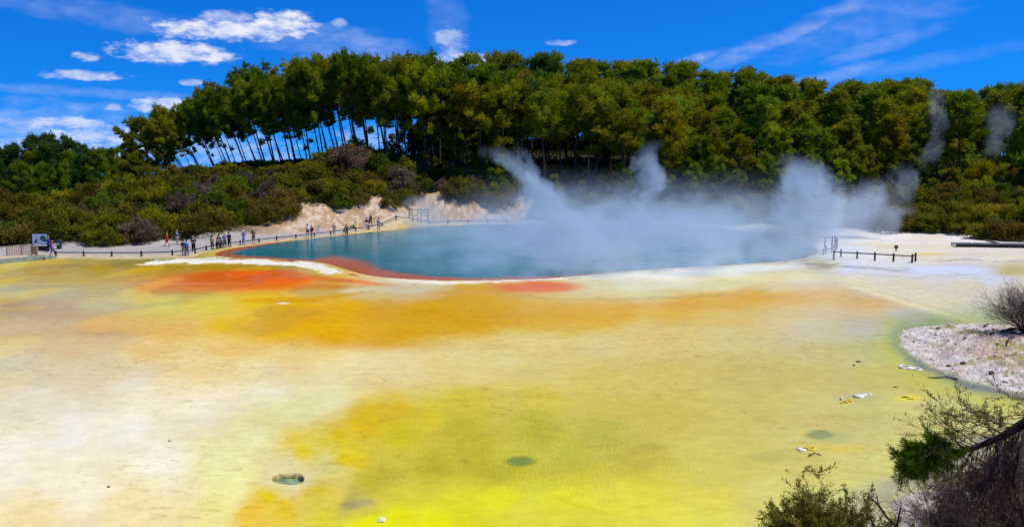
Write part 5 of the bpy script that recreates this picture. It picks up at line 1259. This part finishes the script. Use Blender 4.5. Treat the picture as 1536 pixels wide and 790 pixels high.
# the leaning manuka tree
lt = empty('leaning_tree', (0, 0, 0)); b0 = atp(1665, 760, 13.5); b0.z = h1(b0.x, b0.y); lt.location = b0; o0 = Vector(b0); r_ = random.Random(77); rng = np.random.default_rng(77)
tb, tw, tips, tips2 = MB(), MB(), [], []
main = [Vector((0, 0, -.2)), q3(1690, 650, 13.5), q3(1640, 590, 13.6), q3(1585, 606, 13.7), q3(1540, 632, 13.8), q3(1502, 655, 13.9), q3(1460, 672, 14.0), q3(1430, 677, 14.1), q3(1408, 681, 14.2), q3(1390, 688, 14.2)]
tb.tube(main, [.15, .125, .11, .095, .08, .06, .042, .03, .02, .01], 9)
for i, nbr in ((6, 7), (7, 12), (8, 12), (9, 8)):
    for k in range(nbr):
        p = main[i].lerp(main[min(i + 1, 9)], r_.random()); d = Vector((-1.0, r_.uniform(-.6, .6), r_.uniform(-.9, .75)))
        grow(tb, tw, p, d, r_.uniform(.2, .40), .012, 2, r_, tips, .015, 3, .22)
for i, nbr in ((5, 5), (4, 5), (3, 3)):         # thinner leaning branches up and out
    for k in range(nbr):
        p = main[i].lerp(main[i + 1], r_.random()); d = Vector((-.9, r_.uniform(-.4, .4), r_.uniform(.0, .75)))
        grow(tb, tw, p, d, r_.uniform(.5, .85), .013, 2, r_, tips2, .0, 3, .2)
hang = []
for k in range(44):                               # dry twigs hanging from the trunk
    t = r_.uniform(3.0, 6.4); i = int(t); p = main[i].lerp(main[i + 1], t - i); d = Vector((r_.uniform(-.6, .15), r_.uniform(-.5, .5), -1))
    grow(tb, tw, p, d, r_.uniform(.5, 1.1), .010, 2, r_, hang, .10, 3, .18)
for a, b, c in (((1500, 660, 13.8), (1497, 700, 13.7), (1520, 760, 13.6)), ((1540, 640, 13.7), (1520, 720, 13.6), (1540, 800, 13.4)), ((1497, 700, 13.7), (1480, 735, 13.8), (1476, 770, 13.9))):
    tb.tube([q3(*a), q3(*b), q3(*c)], [.04, .03, .018], 6)
tb.build('trunk', BARKD, lt, True); tw.build('twigs', HEATH, lt)
V, Fq, tn = leafup(tips, rng, 40, .075, .014, 1.0, .45, .02); me = npmesh('crown', V, Fq, MANUKA); fattr(me, 'tone', tn); f = linkmesh('crown', me, lt); f.color = (.17, .27, .012, 1)
V, Fq, tn = leafup(tips2, rng, 12, .05, .016, .9); me = npmesh('sparse_foliage', V, Fq, MANUKA); fattr(me, 'tone', tn); f = linkmesh('sparse_foliage', me, lt); f.color = (.17, .15, .03, 1)
V, Fq, tn = leafup(hang, rng, 14, .05, .015, .8); me = npmesh('dry_foliage', V, Fq, MANUKA); fattr(me, 'tone', tn); f = linkmesh('dry_foliage', me, lt); f.color = (.15, .10, .05, 1)
tag(lt, 'leaning dark manuka tree with one leafy branch over the water', 'tree')
# ------------------------------------------------------------------ steam
def steam_mat(name, build, dens, aniso=.15, col=(.74, .89, 1.0)):  # vapour itself is white; the blue of sky light is put into col
    m, nt, out = newmat(name)
    pv = nd(nt, 'ShaderNodeVolumePrincipled'); pv.inputs['Color'].default_value = (*col, 1); pv.inputs['Anisotropy'].default_value = aniso
    geo = nd(nt, 'ShaderNodeNewGeometry')
    d = build(nt, geo.outputs['Position'])
    nt.links.new(mth(nt, 'MULTIPLY', d, dens), pv.inputs['Density']); nt.links.new(pv.outputs[0], out.inputs['Volume']); return m
def nz3(nt, pos, scale, detail, off=(0, 0, 0), zs=1.0, rough=.55):
    mp = nd(nt, 'ShaderNodeMapping'); mp.inputs['Location'].default_value = off; mp.inputs['Scale'].default_value = (scale, scale, scale * zs); nt.links.new(pos, mp.inputs[0])
    n = nd(nt, 'ShaderNodeTexNoise'); n.inputs['Scale'].default_value = 1; n.inputs['Detail'].default_value = detail; n.inputs['Roughness'].default_value = rough; nt.links.new(mp.outputs[0], n.inputs['Vector']); return n
def plume(label, pts, dens, seed, fs=.28, th=(.42, .70), wob=1.0, fade_top=.35, aniso=.15, fade_bot=.0):
    """pts: (px, py, Y, radius in m) from the bottom up: a bent column of vapour"""
    P = [(atp(px, py, Y), r_) for px, py, Y, r_ in pts]
    z0, z1 = P[0][0].z, P[-1][0].z
    mb = MB(); ex = 1.25
    first = P[0][0] - Vector((0, 0, P[0][1] * .15)); last = P[-1][0] + Vector((0, 0, P[-1][1] * 1.2))
    mb.tube([first] + [p for p, _ in P] + [last], [P[0][1] + wob] + [r_ * 1.05 + wob * 2.0 for _, r_ in P] + [P[-1][1] * .6 + wob * 1.6], 14)
    o = mb.mesh('steam_plume', None)
    def build(nt, pos):
        n = nz3(nt, pos, fs, 4, (seed, seed * 1.7, 0), .75); dn = nz3(nt, pos, fs * .75, 5, (seed * 2.1, 3, seed), .7, .62)
        ds = nd(nt, 'ShaderNodeVectorMath'); ds.operation = 'SUBTRACT'; ds.inputs[1].default_value = (.5, .5, .5); nt.links.new(dn.outputs['Color'], ds.inputs[0])
        sc = nd(nt, 'ShaderNodeVectorMath'); sc.operation = 'SCALE'; sc.inputs['Scale'].default_value = wob * 5.2; nt.links.new(ds.outputs[0], sc.inputs[0])
        ad = nd(nt, 'ShaderNodeVectorMath'); ad.operation = 'ADD'; nt.links.new(pos, ad.inputs[0]); nt.links.new(sc.outputs[0], ad.inputs[1])
        s = nd(nt, 'ShaderNodeSeparateXYZ'); nt.links.new(ad.outputs[0], s.inputs[0]); s0 = nd(nt, 'ShaderNodeSeparateXYZ'); nt.links.new(pos, s0.inputs[0])
        t = mth(nt, 'DIVIDE', mth(nt, 'SUBTRACT', s0.outputs[2], z0), z1 - z0, clamp=True)
        def ramp(vals):
            fc = nd(nt, 'ShaderNodeFloatCurve'); c = fc.mapping.curves[0]; lo, hi = min(vals), max(vals); hi = hi if hi > lo + 1e-3 else lo + 1
            for i, v in enumerate(vals):
                xx = (P[i][0].z - z0) / (z1 - z0)
                if i == 0: c.points[0].location = (0, (v - lo) / (hi - lo))
                elif i == len(vals) - 1: c.points[1 if len(c.points) == 2 else len(c.points) - 1].location = (1, (v - lo) / (hi - lo))
                else: c.points.new(xx, (v - lo) / (hi - lo))
            fc.mapping.use_clip = False
            fc.mapping.update(); nt.links.new(t, fc.inputs['Value']); return mth(nt, 'MULTIPLY_ADD', fc.outputs[0], hi - lo, lo)
        cx_, cy__, rr = ramp([p.x for p, _ in P]), ramp([p.y for p, _ in P]), ramp([r_ for _, r_ in P])
        dx, dy = mth(nt, 'SUBTRACT', s.outputs[0], cx_), mth(nt, 'SUBTRACT', s.outputs[1], cy__)
        r = mth(nt, 'DIVIDE', mth(nt, 'SQRT', mth(nt, 'ADD', mth(nt, 'MULTIPLY', dx, dx), mth(nt, 'MULTIPLY', dy, dy))), rr)
        f = smooth01(nt, r, 1.0, .05)
        n2 = nz3(nt, pos, fs * 3.1, 4, (seed * 1.3, 5, seed), .7, .65)
        nm = mth(nt, 'ADD', mth(nt, 'MULTIPLY', n.outputs['Fac'], .68), mth(nt, 'MULTIPLY', n2.outputs['Fac'], .32))
        k = smooth01(nt, mth(nt, 'ADD', nm, mth(nt, 'MULTIPLY_ADD', f, .36, -.2)), th[0] + .03, th[1] - .11)
        r_ = mth(nt, 'MULTIPLY', mth(nt, 'MULTIPLY', f, k), smooth01(nt, t, 1.0, 1 - fade_top))
        return mth(nt, 'MULTIPLY', r_, smooth01(nt, t, 0.0, fade_bot)) if fade_bot else r_
    o.materials.append(steam_mat('steam', build, dens, aniso))
    ob = linkmesh('steam_plume', o); tag(ob, label, 'steam', kind='stuff'); return ob
plume('forked steam column, its taller arm bent over the cliff', [(880, 385, 100, 8.0), (850, 340, 105, 7.0), (815, 305, 109, 5.2), (788, 270, 112, 3.8), (762, 245, 113, 3.4), (744, 215, 114, 3.2)], .40, 3.1, .34, (.44, .72), 1.5)
plume('second arm of the forked steam column', [(850, 370, 104, 6.0), (832, 325, 108, 4.6), (812, 280, 112, 3.6), (795, 245, 114, 2.4), (780, 215, 115, 1.8)], .36, 8.3, .36, (.44, .72), 1.3)
plume('slender middle steam column', [(965, 395, 98, 7.5), (962, 345, 102, 5.4), (966, 300, 106, 3.9), (982, 262, 109, 3.5), (978, 238, 110, 3.2), (990, 205, 111, 3.4)], .40, 5.7, .34, (.44, .72), 1.4)
plume('thickest steam column by the rail fence', [(1150, 396, 94, 6.5), (1188, 360, 98, 8.6), (1205, 320, 101, 8.2), (1210, 285, 103, 7.0), (1203, 255, 104, 5.6), (1190, 225, 105, 4.2)], .42, 2.2, .30, (.40, .70), 1.6, .4)
plume('steam drifting from the thickest column over the pale flat', [(1262, 362, 116, 6.5), (1285, 330, 116, 7.6), (1305, 300, 117, 7.2), (1320, 262, 118, 5.2)], .22, 6.6, .30, (.42, .7), 1.6, .4, fade_bot=.25)
plume('low steam creeping from the column along the scrub', [(1318, 352, 121, 3.5), (1335, 330, 122, 4.0), (1350, 305, 123, 3.0)], .16, 16.6, .32, (.42, .7), 1.3, .4, fade_bot=.2)
plume('small steam puff in front of the scrub', [(1350, 315, 132, 3.2), (1358, 280, 133, 3.6), (1362, 240, 134, 3.0)], .14, 4.4, .36, (.46, .72), 1.3, .5, fade_bot=.35)
plume('faint tall wisp rising above the treetops', [(1392, 265, 150, 2.6), (1400, 200, 152, 3.2), (1408, 150, 154, 2.4), (1404, 105, 155, 1.8)], .075, 9.1, .34, (.46, .74), 1.3, .35, fade_bot=.2)
plume('white puff between the tree trunks at the edge of the forest', [(1488, 240, 160, 4.0), (1498, 200, 160, 4.6), (1506, 150, 161, 3.2)], .08, 7.7, .32, (.44, .72), 1.3, .35, fade_bot=.25)
plume('low steam rolling over the near shore by the orange spot', [(905, 432, 77, 3.0), (915, 412, 79, 3.6), (930, 388, 82, 3.2), (940, 365, 84, 2.4)], .20, 12.6, .4, (.44, .72), 1.1, .5)
plume('low steam over the near rim before the thickest column', [(1055, 412, 80, 3.2), (1065, 392, 83, 3.8), (1080, 365, 87, 3.0)], .18, 13.9, .4, (.44, .72), 1.1, .5)
plume('drifting steam between the forked and slender columns', [(890, 345, 112, 5.0), (905, 318, 114, 4.8), (915, 290, 115, 3.0)], .20, 15.2, .34, (.44, .72), 1.4, .4)
plume('drifting steam between the slender and thickest columns', [(1075, 350, 112, 5.0), (1085, 322, 114, 4.8), (1090, 295, 115, 3.0)], .18, 17.7, .34, (.44, .72), 1.4, .4)
plume('thin steam in front of the cliff', [(645, 345, 128, 7.5), (640, 320, 132, 7.0), (628, 290, 135, 5.0)], .14, 1.3, .3, (.42, .7), 1.4, .3)
# mist lying on the pool
mx = MB(); pts = smoothpoly(POOL); c = pts.mean(0); n = len(pts)
oc = [(c[0] + (x - c[0]) * 1.06 + 3.0 * (x > 0), c[1] + (y - c[1]) * 1.12) for x, y in pts]
MC = ((max(q[0] for q in oc) + min(q[0] for q in oc)) / 2, (max(q[1] for q in oc) + min(q[1] for q in oc)) / 2); MR = (max(q[0] for q in oc) - MC[0] + 4, max(q[1] for q in oc) - MC[1] + 2)
oc = [(MC[0] + MR[0] * math.cos(6.2832 * i / n), MC[1] + MR[1] * math.sin(6.2832 * i / n)) for i in range(n)]
mx.add([(x, y, .06) for x, y in oc] + [(x, y, 10.0) for x, y in oc], [tuple(range(n - 1, -1, -1)), tuple(range(n, 2 * n))] + [(i, (i + 1) % n, n + (i + 1) % n, n + i) for i in range(n)])
mm = mx.mesh('steam_mist', None)
def build(nt, pos):
    s = nd(nt, 'ShaderNodeSeparateXYZ'); nt.links.new(pos, s.inputs[0])
    n = nz3(nt, pos, .19, 6, (11, 4, 2), 1.3, .62); n2 = nz3(nt, pos, .05, 2, (3, 9, 1))
    g = smooth01(nt, s.outputs[0], G(520, 360)[0], G(900, 380)[0])                     # thin at the western tip, thick in the middle and east
    hh = mth(nt, 'MULTIPLY_ADD', mth(nt, 'MULTIPLY', g, n2.outputs['Fac']), 7.5, .8)
    fall = mth(nt, 'EXPONENT', mth(nt, 'MULTIPLY', mth(nt, 'DIVIDE', s.outputs[2], hh), -1.6))
    k = smooth01(nt, n.outputs['Fac'], .45, .62)
    ex_ = mth(nt, 'DIVIDE', mth(nt, 'SUBTRACT', s.outputs[0], MC[0]), MR[0]); ey_ = mth(nt, 'DIVIDE', mth(nt, 'SUBTRACT', s.outputs[1], MC[1]), MR[1])
    rim = smooth01(nt, mth(nt, 'SQRT', mth(nt, 'ADD', mth(nt, 'MULTIPLY', ex_, ex_), mth(nt, 'MULTIPLY', ey_, ey_))), 1.0, .72)
    fall = mth(nt, 'MULTIPLY', fall, rim)
    return mth(nt, 'MULTIPLY', mth(nt, 'MULTIPLY', fall, smooth01(nt, s.outputs[2], 10.0, 3.0)), mth(nt, 'MULTIPLY', mth(nt, 'MULTIPLY_ADD', k, .92, .08), mth(nt, 'MULTIPLY_ADD', g, .94, .06)))
mm.materials.append(steam_mat('steam', build, .25, .1))
ob = linkmesh('steam_mist', mm); tag(ob, 'bluish steam mist lying over the teal pool', 'steam', kind='stuff')
